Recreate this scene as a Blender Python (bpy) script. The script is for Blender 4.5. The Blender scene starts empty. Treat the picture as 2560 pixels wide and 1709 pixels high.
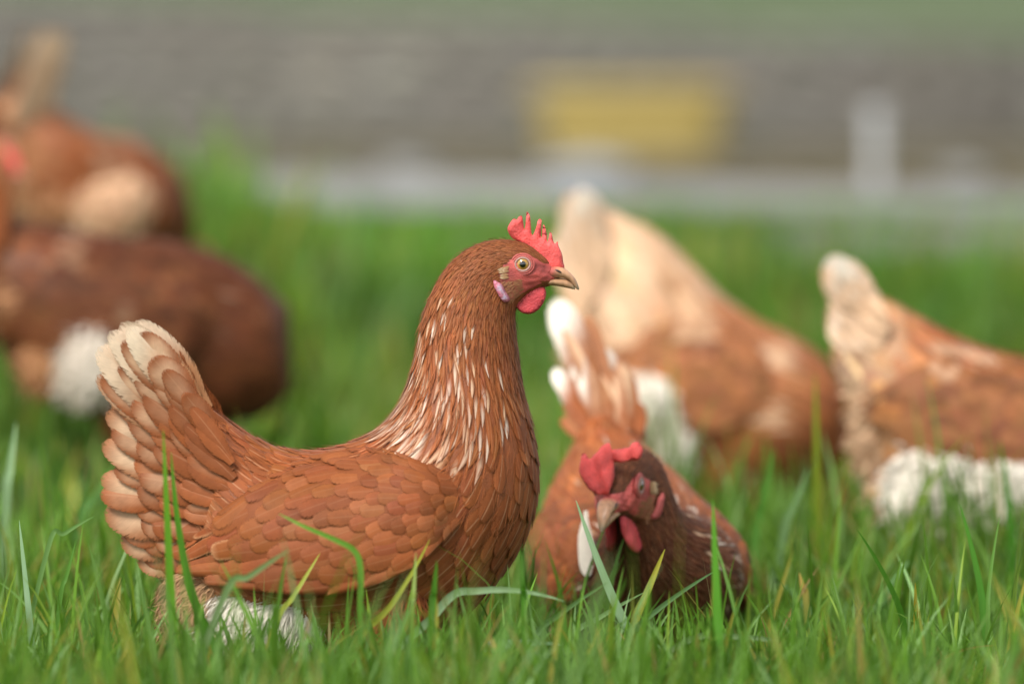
import bpy, math
import numpy as np
from mathutils import Vector, Matrix
from mathutils.geometry import delaunay_2d_cdt

SC = bpy.context.scene
COL = SC.collection
rng = np.random.default_rng(11)
R = math.radians

# ------------------------------------------------------------------ camera
CAM_Z, LENS, SENSOR = 0.588, 200.0, 36.0
PITCH = math.atan((854.5 - 100) / 14222.0)
FOCUS = 4.94
cam = bpy.data.cameras.new('camera')
cam.lens, cam.sensor_width, cam.clip_start, cam.clip_end = LENS, SENSOR, 0.1, 2000
cam.dof.use_dof = True
cam.dof.focus_distance = FOCUS
cam.dof.aperture_blades = 0
cam.dof.aperture_fstop = 2.5
camo = bpy.data.objects.new('camera', cam)
camo.location = (0, 0, CAM_Z)
camo.rotation_euler = (R(90) - PITCH, 0, 0)
COL.objects.link(camo)
SC.camera = camo

# ------------------------------------------------------------------ sky, sun, exposure
SUN_EL, SUN_AZ = R(50), R(212)          # azimuth measured from +Y clockwise: behind the camera, to its left
w = bpy.data.worlds.new('World')
SC.world = w
w.use_nodes = True
nt = w.node_tree
sky = nt.nodes.new('ShaderNodeTexSky')
sky.sky_type = 'NISHITA'
sky.sun_disc = False
sky.sun_elevation = SUN_EL
sky.sun_rotation = SUN_AZ
hs = nt.nodes.new('ShaderNodeHueSaturation')      # overcast: the clouds take the blue out of the sky
hs.inputs['Saturation'].default_value = 0.25
bg = nt.nodes['Background']
nt.links.new(sky.outputs[0], hs.inputs['Color'])
nt.links.new(hs.outputs[0], bg.inputs[0])
bg.inputs[1].default_value = 0.12
sl = bpy.data.lights.new('sun', 'SUN')
sl.energy, sl.angle, sl.color = 2.2, R(22), (1.0, 0.95, 0.88)
so = bpy.data.objects.new('sun', sl)
so.rotation_euler = (R(90) - SUN_EL, 0, R(180) - SUN_AZ + R(0))
sd = Vector((math.sin(SUN_AZ) * math.cos(SUN_EL), math.cos(SUN_AZ) * math.cos(SUN_EL), math.sin(SUN_EL)))
so.rotation_euler = sd.to_track_quat('Z', 'Y').to_euler()
COL.objects.link(so)
SC.view_settings.view_transform = 'Standard'
SC.view_settings.look = 'None'
SC.view_settings.exposure = 0.80
SC.view_settings.gamma = 1
SC.render.engine = 'CYCLES'
SC.cycles.use_denoising = True
SC.cycles.max_bounces = 8
SC.cycles.transparent_max_bounces = 24

# ------------------------------------------------------------------ helpers
def W(px, py, d):
    """the world point at depth d that the photograph's pixel looks at"""
    u = (px - 1280) / 2560 * SENSOR / LENS
    v = (854.5 - py) / 2560 * SENSOR / LENS
    f = np.array([0, math.cos(PITCH), -math.sin(PITCH)])
    up = np.array([0, math.sin(PITCH), math.cos(PITCH)])
    r = f + u * np.array([1, 0, 0]) + v * up
    return np.array([0, 0, CAM_Z]) + r * (d / r[1])

def sm(a, b, x):
    t = np.clip((np.asarray(x, float) - a) / (b - a), 0, 1)
    return t * t * (3 - 2 * t)

def ground(x, y):
    x = np.asarray(x, float); y = np.asarray(y, float)
    z = 00.262 * sm(6.8, 11, y)
    z = z + 0.2 * sm(-.15, -.5, x) * sm(6.9, 8, y) * (1 - sm(8, 11, y))
    z = z + 0.012 * np.sin(x * 5.1 + 1) * np.sin(y * 4.3) * sm(5.3, 6, y) * (1 - sm(10.4, 10.8, y))
    top = wall_h(x)
    for bx, by, bz in BUMPS:
        z = z + bz * np.exp(-(((x - bx) / .26) ** 2 + ((y - by) / .36) ** 2))
    z = z + sm(18.08, 18.2, y) * (top - 0.01) + np.clip(y - 18.3, 0, None) * 0.12 * sm(18.3, 22, y)
    z = z - np.clip(y - 60, 0, None) * 0.10
    return z

BUMPS = []      # the small rises and dips the hens stand on

def wall_h(x):
    return np.clip(0.395 - 0.052 * np.asarray(x, float), 0.2, 1.2)

def tag(o, label=None, cat=None, group=None, kind=None):
    if label: o['label'] = label
    if cat: o['category'] = cat
    if group: o['group'] = group
    if kind: o['kind'] = kind
    return o

def mesh_obj(name, V, faces, mats, parent=None, col=None, uv=None, midx=None, smooth=True, dat=None):
    """V (n,3); faces: list of int arrays (m,3) or (m,4); one mesh object"""
    V = np.ascontiguousarray(V, np.float32)
    faces = [np.asarray(f, np.int32) for f in faces if len(f)]
    me = bpy.data.meshes.new(name)
    me.vertices.add(len(V))
    me.vertices.foreach_set('co', V.ravel())
    lt = np.concatenate([np.full(len(f), f.shape[1], np.int32) for f in faces])
    lv = np.concatenate([f.ravel() for f in faces])
    ls = np.concatenate([[0], np.cumsum(lt)[:-1]]).astype(np.int32)
    me.loops.add(len(lv)); me.loops.foreach_set('vertex_index', lv)
    me.polygons.add(len(lt)); me.polygons.foreach_set('loop_start', ls)
    try: me.polygons.foreach_set('loop_total', lt)
    except Exception: pass
    me.polygons.foreach_set('use_smooth', np.full(len(lt), smooth, bool))
    if midx is not None: me.polygons.foreach_set('material_index', np.asarray(midx, np.int32))
    if uv is not None:
        l = me.uv_layers.new(name='UVMap')
        l.data.foreach_set('uv', np.ascontiguousarray(np.asarray(uv, np.float32)[lv]).ravel())
    if col is not None:
        a = me.color_attributes.new('Col', 'FLOAT_COLOR', 'POINT')
        c = np.ones((len(V), 4), np.float32); c[:, :3] = col
        a.data.foreach_set('color', c.ravel())
    me.update(calc_edges=True)
    me.validate()
    for m in (mats if isinstance(mats, (list, tuple)) else [mats]): me.materials.append(m)
    o = bpy.data.objects.new(name, me)
    COL.objects.link(o)
    if parent: o.parent = parent
    return o

def empty(name, loc, rz=0, scale=1):
    o = bpy.data.objects.new(name, None)
    o.empty_display_size = 0.05
    o.location = loc; o.rotation_euler = (0, 0, rz); o.scale = (scale,) * 3
    COL.objects.link(o)
    return o

class Batch:
    """collects pieces that end up in one mesh"""
    def __init__(s): s.V, s.F, s.C, s.U, s.M, s.n = [], [], [], [], [], 0
    def add(s, V, faces, col, uv=None, mi=0):
        V = np.asarray(V, float).reshape(-1, 3)
        for f in faces:
            f = np.asarray(f, int)
            if len(f): s.F.append(f + s.n); s.M.append(np.full(len(f), mi))
        s.V.append(V)
        c = np.asarray(col, float)
        s.C.append(np.broadcast_to(c, (len(V), 3)) if c.ndim == 1 else c.reshape(-1, 3))
        s.U.append(np.zeros((len(V), 2)) + [.25, .5] if uv is None else np.asarray(uv).reshape(-1, 2))
        s.n += len(V)
        return s
    def build(s, name, mats, parent=None, smooth=True):
        q = [k for k in range(len(s.F))]
        return mesh_obj(name, np.concatenate(s.V), s.F, mats, parent, np.concatenate(s.C), np.concatenate(s.U),
                        np.concatenate(s.M), smooth)

def crom(ctrl, t):
    """Catmull-Rom through rows of ctrl at float indices t"""
    c = np.asarray(ctrl, float)
    if c.ndim == 1: return crom(c[:, None], t)[:, 0]
    n = len(c); t = np.clip(t, 0, n - 1 - 1e-9)
    k = np.floor(t).astype(int); f = (t - k)[:, None]
    p1, p2 = c[k], c[np.minimum(k + 1, n - 1)]
    p0 = np.where((k > 0)[:, None], c[np.maximum(k - 1, 0)], 2 * p1 - p2)
    p3 = np.where((k < n - 2)[:, None], c[np.minimum(k + 2, n - 1)], 2 * p2 - p1)
    return .5 * (2 * p1 + (p2 - p0) * f + (2 * p0 - 5 * p1 + 4 * p2 - p3) * f ** 2 + (3 * p1 - p0 - 3 * p2 + p3) * f ** 3)

def grid_faces(n, m, per=False, off=0):
    i = np.arange(n - 1)[:, None]; j = np.arange(m if per else m - 1)[None, :]
    j2 = (j + 1) % m
    return np.stack([i * m + j, (i + 1) * m + j, (i + 1) * m + j2, i * m + j2], -1).reshape(-1, 4) + off

def nrm(v): return v / np.maximum(np.linalg.norm(v, axis=-1, keepdims=True), 1e-12)

def noise3(P, seed=0, scale=1.0):
    """cheap smooth value noise from summed sines, about -1..1"""
    r = np.random.default_rng(seed)
    k = r.normal(size=(6, 3)) * scale; ph = r.uniform(0, 6.28, 6)
    return np.sin(P @ k.T + ph).sum(-1) / 3.0

SPOTS = dict(main=(800, 1790, 4.94), front=(1600, 1700, 5.30), pale=(1800, 1335, 6.4), right=(2480, 1430, 5.85), dark=(350, 1160, 6.5), far=(240, 765, 7.5), edge=(-312, 1108, 6.9))
SPOTS = {k: W(*v) for k, v in SPOTS.items()}
_p = np.array(list(SPOTS.values()))
_k = np.exp(-(((_p[:, None, 0] - _p[None, :, 0]) / .26) ** 2 + ((_p[:, None, 1] - _p[None, :, 1]) / .36) ** 2))
_b = np.linalg.solve(_k, _p[:, 2] - ground(_p[:, 0], _p[:, 1]))
BUMPS += [(q[0], q[1], z) for q, z in zip(_p, _b)]

# ------------------------------------------------------------------ materials
def mat(name):
    m = bpy.data.materials.new(name); m.use_nodes = True
    return m, m.node_tree, m.node_tree.nodes['Principled BSDF']

def nd(t, kind, **kw):
    n = t.nodes.new(kind)
    for k, v in kw.items(): setattr(n, k, v)
    return n

def math_n(t, op, a, b=None, c=None, clamp=False):
    n = nd(t, 'ShaderNodeMath', operation=op); n.use_clamp = clamp
    for k, x in enumerate((a, b, c)):
        if x is None: continue
        if hasattr(x, 'is_linked'): t.links.new(x, n.inputs[k])
        else: n.inputs[k].default_value = x
    return n.outputs[0]

def mix_c(t, f, a, b, blend='MIX'):
    n = nd(t, 'ShaderNodeMix', data_type='RGBA', blend_type=blend)
    for k, x in ((0, f), (6, a), (7, b)):
        if hasattr(x, 'is_linked'): t.links.new(x, n.inputs[k])
        elif k == 0: n.inputs[0].default_value = x
        else: n.inputs[k].default_value = (*x, 1)
    return n.outputs[2]

def feather_mat(name='feather', shaft=.2, barb=.22, rough=.62, fray=(.72, 1.06, .90, 1.01)):
    m, t, p = mat(name)
    at = nd(t, 'ShaderNodeAttribute', attribute_name='Col')
    uv = nd(t, 'ShaderNodeUVMap')
    sep = nd(t, 'ShaderNodeSeparateXYZ'); t.links.new(uv.outputs[0], sep.inputs[0])
    u = math_n(t, 'MULTIPLY_ADD', sep.outputs[0], 2.0, -1.0)
    au = math_n(t, 'ABSOLUTE', u)
    # barbs run outwards and towards the tip
    bx = math_n(t, 'SUBTRACT', sep.outputs[1], math_n(t, 'MULTIPLY', au, .22))
    cx = nd(t, 'ShaderNodeCombineXYZ')
    t.links.new(math_n(t, 'MULTIPLY', bx, 30.0), cx.inputs[0]); t.links.new(math_n(t, 'MULTIPLY', au, 1.2), cx.inputs[1])
    geo = nd(t, 'ShaderNodeTexCoord')
    nz = nd(t, 'ShaderNodeTexNoise'); nz.inputs['Scale'].default_value = 1.6; nz.inputs['Detail'].default_value = 3
    t.links.new(cx.outputs[0], nz.inputs['Vector'])
    n2 = nd(t, 'ShaderNodeTexNoise'); n2.inputs['Scale'].default_value = 90; n2.inputs['Detail'].default_value = 3
    t.links.new(geo.outputs['Object'], n2.inputs['Vector'])
    k = math_n(t, 'MULTIPLY_ADD', nz.outputs[0], barb * 2, 1 - barb)
    k = math_n(t, 'MULTIPLY', k, math_n(t, 'MULTIPLY_ADD', n2.outputs[0], .5, .75))
    vm = nd(t, 'ShaderNodeVectorMath', operation='SCALE')
    t.links.new(at.outputs['Color'], vm.inputs[0]); t.links.new(k, vm.inputs['Scale'])
    sh = math_n(t, 'MULTIPLY', math_n(t, 'LESS_THAN', au, .07), math_n(t, 'LESS_THAN', sep.outputs[1], .93))
    c = mix_c(t, math_n(t, 'MULTIPLY', sh, shaft), vm.outputs[0], (.62, .36, .2))
    t.links.new(c, p.inputs['Base Color'])
    p.inputs['Roughness'].default_value = rough
    p.inputs['Specular IOR Level'].default_value = .22
    p.inputs['Sheen Weight'].default_value = .04
    p.inputs['Sheen Roughness'].default_value = .4
    bp = nd(t, 'ShaderNodeBump'); bp.inputs['Strength'].default_value = .25; bp.inputs['Distance'].default_value = .0006
    t.links.new(nz.outputs[0], bp.inputs['Height']); t.links.new(bp.outputs[0], p.inputs['Normal'])
    if fray:      # the barbs part towards the rim, so the edge of a vane is soft and broken
        nn = math_n(t, 'SUBTRACT', nz.outputs[0], .5)
        e1 = math_n(t, 'MULTIPLY_ADD', nn, .9, au); e2 = math_n(t, 'MULTIPLY_ADD', nn, .35, sep.outputs[1])
        def fall(x, a, b):
            mr = nd(t, 'ShaderNodeMapRange'); mr.interpolation_type = 'SMOOTHSTEP'
            t.links.new(x, mr.inputs[0]); mr.inputs[1].default_value = a; mr.inputs[2].default_value = b; mr.inputs[3].default_value = 1; mr.inputs[4].default_value = 0
            return mr.outputs[0]
        al = math_n(t, 'MULTIPLY', fall(e1, fray[0], fray[1]), fall(e2, fray[2], fray[3]))
        t.links.new(al, p.inputs['Alpha'])
    return m

def col_mat(name, rough=.6, nscale=300, bump=.3, dist=.0005, spec=.4, var=.15, sss=0, sssc=(1, .3, .2), coat=0):
    """colour attribute + fine noise"""
    m, t, p = mat(name)
    at = nd(t, 'ShaderNodeAttribute', attribute_name='Col')
    tc = nd(t, 'ShaderNodeTexCoord')
    nz = nd(t, 'ShaderNodeTexNoise'); nz.inputs['Scale'].default_value = nscale; nz.inputs['Detail'].default_value = 4
    t.links.new(tc.outputs['Object'], nz.inputs['Vector'])
    vm = nd(t, 'ShaderNodeVectorMath', operation='SCALE')
    t.links.new(at.outputs['Color'], vm.inputs[0])
    t.links.new(math_n(t, 'MULTIPLY_ADD', nz.outputs[0], var * 2, 1 - var), vm.inputs['Scale'])
    t.links.new(vm.outputs[0], p.inputs['Base Color'])
    p.inputs['Roughness'].default_value = rough
    p.inputs['Specular IOR Level'].default_value = spec
    p.inputs['Coat Weight'].default_value = coat
    if sss:
        p.inputs['Subsurface Weight'].default_value = sss
        p.inputs['Subsurface Radius'].default_value = sssc
        p.inputs['Subsurface Scale'].default_value = .004
    bp = nd(t, 'ShaderNodeBump'); bp.inputs['Strength'].default_value = bump; bp.inputs['Distance'].default_value = dist
    t.links.new(nz.outputs[0], bp.inputs['Height']); t.links.new(bp.outputs[0], p.inputs['Normal'])
    return m

M_FEATHER = feather_mat(shaft=.32)
M_WING = feather_mat('wing feather', .06, .2)
M_TAIL = feather_mat('tail feather', .12, .22, .6, (.90, 1.08, .955, 1.0))
M_DOWN = feather_mat('down', 0, .1, .8, False)
M_SOFT = feather_mat('blurred feather', .1, .2, .62, False)
M_SKIN = col_mat('face skin', .5, 900, .5, .0012, .4, .25, .15)
M_COMB = col_mat('comb skin', .55, 520, .8, .0014, .32, .2, .25)
M_HORN = col_mat('horn', .38, 260, .15, .0004, .5, .25)
M_LEG = col_mat('leg scales', .5, 500, .6, .0008, .4, .2)
M_EYE = col_mat('eye', .06, 500, .0, .0001, .7, .15, 0, coat=1)

# ------------------------------------------------------------------ surfaces that carry feathers
class Surf:
    def __init__(s, P, per):
        s.P, s.per = P, per
        s.n, s.m = P.shape[:2]
        s.Ti = np.gradient(P, axis=0)
        s.Tj = (np.roll(P, -1, 1) - np.roll(P, 1, 1)) / 2 if per else np.gradient(P, axis=1)
        N = np.cross(s.Ti, s.Tj); N = nrm(N)
        c = P.mean(1, keepdims=True)
        if (N * (P - c)).sum() < 0: N = -N
        s.N = N
    def at(s, A, i, j):
        i = np.clip(i, 0, s.n - 1.0001)
        j = np.mod(j, s.m) if s.per else np.clip(j, 0, s.m - 1.0001)
        a = np.floor(i).astype(int); b = np.floor(j).astype(int) % s.m
        b2 = (b + 1) % s.m if s.per else np.minimum(b + 1, s.m - 1)
        a2 = np.minimum(a + 1, s.n - 1)
        fi = (i - a)[..., None]; fj = (j - np.floor(j))[..., None]
        return (A[a, b] * (1 - fi) + A[a2, b] * fi) * (1 - fj) + (A[a, b2] * (1 - fi) + A[a2, b2] * fi) * fj

def prof(kind, v):
    if kind == 'body':
        a = .65 + .35 * sm(0, .4, v)
        tip = np.sqrt(np.clip(1 - np.clip((v - .52) / .48, 0, 1) ** 2.0, 0, 1))
        return np.maximum(a * tip, .03)
    if kind == 'hackle':
        return np.maximum((.45 + .55 * sm(0, .4, v)) * np.clip(1 - np.clip((v - .35) / .65, 0, 1) ** 1.7, 0, 1), .03)
    if kind == 'rectrix':
        return np.maximum((.35 + .65 * sm(0, .45, v)) * np.sqrt(np.clip(1 - np.clip((v - .5) / .5, 0, 1) ** 2.0, 0, 1)), .03)
    if kind == 'quill':
        return np.maximum((.25 + .75 * sm(0, .45, v)) * np.sqrt(np.clip(1 - np.clip((v - .72) / .28, 0, 1) ** 2.2, 0, 1)), .03)
    return np.maximum((.6 + .4 * sm(0, .2, v)) * (1 - v ** 3), .05)   # strand

def masks(kind, u, v):
    """how far the vane takes the second colour. kind: 0 none 1 streak in the middle 2 tip 3 edge 4 pale middle with dark rim"""
    au = np.abs(u)
    z = np.zeros(np.broadcast(u, v).shape)
    st = sm(.78, .2, au) * sm(.15, .6, v)
    tip = sm(.45, .92, v + .12 * u) + z
    edge = np.maximum(sm(.55, 1, au), sm(.8, 1, v)) + z
    mid = sm(1.0, .35, au + .25 * np.sin(v * 5)) * sm(1.0, .72, v) * sm(.1, .45, v) + z
    return np.stack([z, st + z, tip, edge, mid])[kind]

def feather_mesh(S, i0, j0, ang, L, Wd, lift, h0, rows, cols, kind_prof, base, tip, amt, kind, camber=.25, curl=0.0):
    n = len(i0)
    v = 1 - (1 - np.linspace(0, 1, rows)) ** 1.5
    u = np.linspace(-1, 1, cols)
    V = np.zeros((n, rows, cols, 3)); i = i0.astype(float).copy(); j = j0.astype(float).copy()
    ca, sa = np.cos(ang), np.sin(ang)
    for k in range(rows):
        if k:
            st = L * (v[k] - v[k - 1])
            i = i - st * ca / li; j = j + st * sa / lj
        ic = np.maximum(i, 0)
        li = np.maximum(np.linalg.norm(S.at(S.Ti, ic, j), axis=-1), 2e-4)
        lj = np.maximum(np.linalg.norm(S.at(S.Tj, ic, j), axis=-1), 2e-4)
        hw = prof(kind_prof, np.array([v[k]]))[0] * Wd / 2
        off = hw[:, None] * u[None, :]
        I = i[:, None] + off * sa[:, None] / li[:, None]
        dj = off * ca[:, None] / lj[:, None]
        J = j[:, None] + np.clip(dj, -S.m / 7, S.m / 7)
        p = S.at(S.P, I, J); N = S.at(S.N, I, J)
        ex = np.clip(-I, 0, None) * li[:, None]
        ti = nrm(S.at(S.Ti, np.zeros_like(I), J))
        p = p - ti * ex[..., None]
        h = (h0 + L * (lift * v[k] ** 1.2 + curl * v[k] ** 2))[:, None] - camber * hw[:, None] * u[None, :] ** 2
        V[:, k] = p + N * h[..., None]
    return vane(V, v, u, base, tip, amt, kind)

def vane(V, v, u, base, tip, amt, kind):
    n, rows, cols = V.shape[:3]
    uu, vv = np.broadcast_arrays(u[None, None, :], v[None, :, None])
    mk = np.stack([masks(k, u[None, :], v[:, None]) for k in range(5)])[kind] * amt[:, None, None]
    C = base[:, None, None, :] * (1 - mk[..., None]) + tip[:, None, None, :] * mk[..., None]
    UV = np.stack([np.broadcast_to((uu + 1) / 2, (n, rows, cols)), np.broadcast_to(vv, (n, rows, cols))], -1)
    f = grid_faces(rows, cols)
    F = (f[None] + (np.arange(n) * rows * cols)[:, None, None]).reshape(-1, 4)
    return V.reshape(-1, 3), F, C.reshape(-1, 3), UV.reshape(-1, 2)

def free_feathers(p, d, N, L, Wd, kind_prof, base, tip, amt, kind, rows=9, cols=5, camber=.2, curl=0., bend=0.):
    """feathers standing free in the air: base point, direction, facing"""
    d = nrm(d); b = nrm(np.cross(N, d)); N = np.cross(d, b)
    v = 1 - (1 - np.linspace(0, 1, rows)) ** 1.5; u = np.linspace(-1, 1, cols)
    hw = prof(kind_prof, v)[None, :] * Wd[:, None] / 2
    L = L[:, None]
    cen = p[:, None] + d[:, None] * (L * v)[..., None] + N[:, None] * (L * np.asarray(curl).reshape(-1, 1) * v ** 2)[..., None] + b[:, None] * (L * np.asarray(bend).reshape(-1, 1) * v ** 2)[..., None]
    V = cen[:, :, None] + b[:, None, None] * (hw[..., None] * u)[..., None] - N[:, None, None] * (camber * hw[..., None] * u ** 2)[..., None]
    return vane(V, v, u, base, tip, amt, kind)

def scatter(S, ok, along, across, maxn, seed, tries=7):
    """blue-noise points over a surface. ok/along/across are functions of (i, j)"""
    r = np.random.default_rng(seed)
    A = np.linalg.norm(np.cross(S.Ti, S.Tj), axis=-1)
    I, J = np.meshgrid(np.arange(S.n), np.arange(S.m), indexing='ij')
    al = along(I.astype(float), J.astype(float)); ac = across(I.astype(float), J.astype(float))
    dens = A / (al * ac)
    want = int(min(maxn, dens.sum() * .8)) + 1
    pr = (dens / dens.sum()).ravel()
    N = want * tries
    pick = r.choice(len(pr), N, p=pr)
    i = pick // S.m + r.uniform(-.5, .5, N); j = pick % S.m + r.uniform(-.5, .5, N)
    i = np.clip(i, 0, S.n - 1.001)
    if not S.per: j = np.clip(j, 0, S.m - 1.001)
    k = ok(i, j); i, j = i[k], j[k]
    P = S.at(S.P, i, j); T = nrm(S.at(S.Ti, i, j)); B = nrm(S.at(S.Tj, i, j)); Nn = S.at(S.N, i, j)
    a, c = along(i, j), across(i, j)
    order = np.argsort(i)          # sweep so that the comparison window stays small
    got = []
    bins = {}
    cell = max(a.max(), c.max())
    out = []
    perm = r.permutation(len(i))
    nb = 14
    band = np.clip((i / S.n * nb).astype(int), 0, nb - 1)
    acc = [np.zeros((0,), int) for _ in range(nb)]
    for q in perm:
        b = band[q]
        near = np.concatenate([acc[x] for x in range(max(0, b - 1), min(nb, b + 2))])
        if len(near):
            d = P[near] - P[q]
            if ((np.abs(d @ T[q]) / a[q]) ** 2 + (np.abs(d @ B[q]) / c[q]) ** 2 + (np.abs(d @ Nn[q]) / (2 * c[q])) ** 2 < 1).any(): continue
        acc[b] = np.append(acc[b], q); out.append(q)
    out = np.array(out, int)
    return i[out], j[out]

def puffy(outline, thick, rim, step, smooth_n=0):
    """a cushion-shaped plate: outline in 2D, flat faces swelling away from the rim -> verts (x, t, z), tris"""
    o = np.asarray(outline, float)
    if smooth_n:
        c = np.vstack([o[-2:], o, o[:3]])
        o = crom(c, np.linspace(2, len(o) + 2, smooth_n, endpoint=False))
    x0, z0 = o.min(0); x1, z1 = o.max(0)
    gx, gz = np.meshgrid(np.arange(x0, x1, step), np.arange(z0, z1, step))
    q = np.stack([gx.ravel(), gz.ravel()], 1) + rng.uniform(-.2, .2, (gx.size, 2)) * step
    nx = np.roll(o, -1, 0)
    def dist(p):
        d = nx - o; t = np.clip(((p[:, None] - o) * d).sum(-1) / np.maximum((d * d).sum(-1), 1e-15), 0, 1)
        return np.linalg.norm(p[:, None] - (o + t[..., None] * d), axis=-1).min(1)
    def inside(p):
        y = p[:, None, 1]; c = ((o[:, 1] > y) != (nx[:, 1] > y)) & (p[:, None, 0] < (nx[:, 0] - o[:, 0]) * (y - o[:, 1]) / (nx[:, 1] - o[:, 1] + 1e-15) + o[:, 0])
        return c.sum(1) % 2 == 1
    q = q[inside(q)]; q = q[dist(q) > .45 * step]
    pts = np.vstack([o, q])
    n = len(o)
    res = delaunay_2d_cdt([Vector(p) for p in pts], [(k, (k + 1) % n) for k in range(n)], [], 1, 1e-9)
    vs = np.array([tuple(v) for v in res[0]]); tr = np.array([f for f in res[2] if len(f) == 3], int)
    d = dist(vs)
    t = thick * np.sqrt(np.clip(1 - (1 - np.clip(d / rim, 0, 1)) ** 2, 0, 1))
    on = d < 1e-7
    front = np.stack([vs[:, 0], -t, vs[:, 1]], 1); back = np.stack([vs[:, 0], t, vs[:, 1]], 1)
    m = len(vs)
    bi = np.where(on, np.arange(m), np.arange(m) + m)
    return np.vstack([front, back]), [tr, bi[tr[:, ::-1]]], np.concatenate([d, d])

def tube(pts, rad, sides=8, cap=True):
    P = np.asarray(pts, float); rad = np.asarray(rad, float)
    T = nrm(np.gradient(P, axis=0)); ref = np.array([.3, 1, .2]); b = nrm(np.cross(T, ref)); c = np.cross(T, b)
    a = np.linspace(0, 2 * np.pi, sides, endpoint=False)
    V = P[:, None] + rad[:, None, None] * (np.cos(a)[None, :, None] * b[:, None] + np.sin(a)[None, :, None] * c[:, None])
    V = V.reshape(-1, 3); F = [grid_faces(len(P), sides, True)]
    if cap:
        n = len(V); V = np.vstack([V, P[0], P[-1]])
        k = np.arange(sides); k2 = (k + 1) % sides; e = (len(P) - 1) * sides
        F.append(np.stack([k2, k, np.full(sides, n)], 1)); F.append(np.stack([e + k, e + k2, np.full(sides, n + 1)], 1))
    return V, F

def ellipsoid(c, r, n=16, m=24, rot=None):
    a = np.linspace(0, np.pi, n)[:, None]; b = np.linspace(0, 2 * np.pi, m, endpoint=False)[None, :]
    P = np.stack([np.cos(a) + 0 * b, np.sin(a) * np.cos(b), np.sin(a) * np.sin(b)], -1) * np.asarray(r)
    if rot is not None: P = P @ np.asarray(rot).T
    return P + np.asarray(c)

# ------------------------------------------------------------------ the setting: ground, wall, kerb
def noise_mat(name, cols, scale, detail=5, rough=.9, bump=.4, dist=.02, scale2=None, coord='Object'):
    m, t, p = mat(name)
    tc = nd(t, 'ShaderNodeTexCoord')
    nz = nd(t, 'ShaderNodeTexNoise'); nz.inputs['Scale'].default_value = scale; nz.inputs['Detail'].default_value = detail
    t.links.new(tc.outputs[coord], nz.inputs['Vector'])
    rp = nd(t, 'ShaderNodeValToRGB')
    el = rp.color_ramp.elements
    for k, (pos, c) in enumerate(cols):
        e = el[k] if k < 2 else el.new(pos)
        e.position = pos; e.color = (*c, 1)
    t.links.new(nz.outputs[0], rp.inputs[0])
    t.links.new(rp.outputs[0], p.inputs['Base Color'])
    p.inputs['Roughness'].default_value = rough
    n2 = nd(t, 'ShaderNodeTexNoise'); n2.inputs['Scale'].default_value = scale2 or scale * 6; n2.inputs['Detail'].default_value = 6
    t.links.new(tc.outputs[coord], n2.inputs['Vector'])
    bp = nd(t, 'ShaderNodeBump'); bp.inputs['Strength'].default_value = bump; bp.inputs['Distance'].default_value = dist
    t.links.new(n2.outputs[0], bp.inputs['Height']); t.links.new(bp.outputs[0], p.inputs['Normal'])
    return m

M_GROUND = col_mat('meadow soil', .95, 40, .6, .02, .2, .3)
M_STONE = col_mat('wall stone', .9, 14, .8, .02, .25, .3)
M_CONC = noise_mat('concrete', [(.3, (.20, .20, .195)), (.7, (.27, .27, .26))], 6, bump=.3, dist=.004)

ys = np.concatenate([np.linspace(-8, 2, 8), np.linspace(2.5, 12, 120), np.linspace(12.2, 18, 24), [18.06, 18.1, 18.14, 18.18, 18.22, 18.3],
                     np.linspace(18.6, 24, 20), np.linspace(26, 60, 20), np.linspace(70, 260, 12)])
xs = np.concatenate([np.linspace(-160, -9, 16), np.linspace(-8, -1.4, 24), np.linspace(-1.3, 1.3, 66), np.linspace(1.4, 8, 24), np.linspace(9, 160, 16)])
gx, gy = np.meshgrid(xs, ys)
gz = ground(gx, gy)
gv = np.stack([gx, gy, gz], -1).reshape(-1, 3)
verge = sm(11.0, 11.3, gv[:, 1]) * (1 - sm(17.9, 18.1, gv[:, 1]))
gc = np.array([.045, .075, .02]) * (1 - verge[:, None]) + np.array([.105, .088, .05]) * verge[:, None]
bank = sm(18.2, 18.5, gv[:, 1])[:, None]
gc = gc * (1 - bank) + np.array([.105, .135, .07]) * bank
pat = (sm(.42, .62, gv[:, 0]) * sm(9.45, 9.7, gv[:, 1]) * (1 - sm(10.5, 10.7, gv[:, 1])))[:, None]     # worn grey gravel patch
gc = gc * (1 - pat) + np.array([.17, .17, .14]) * pat
tag(mesh_obj('ground', gv, [grid_faces(len(ys), len(xs))], M_GROUND, col=gc), kind='structure')

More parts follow.
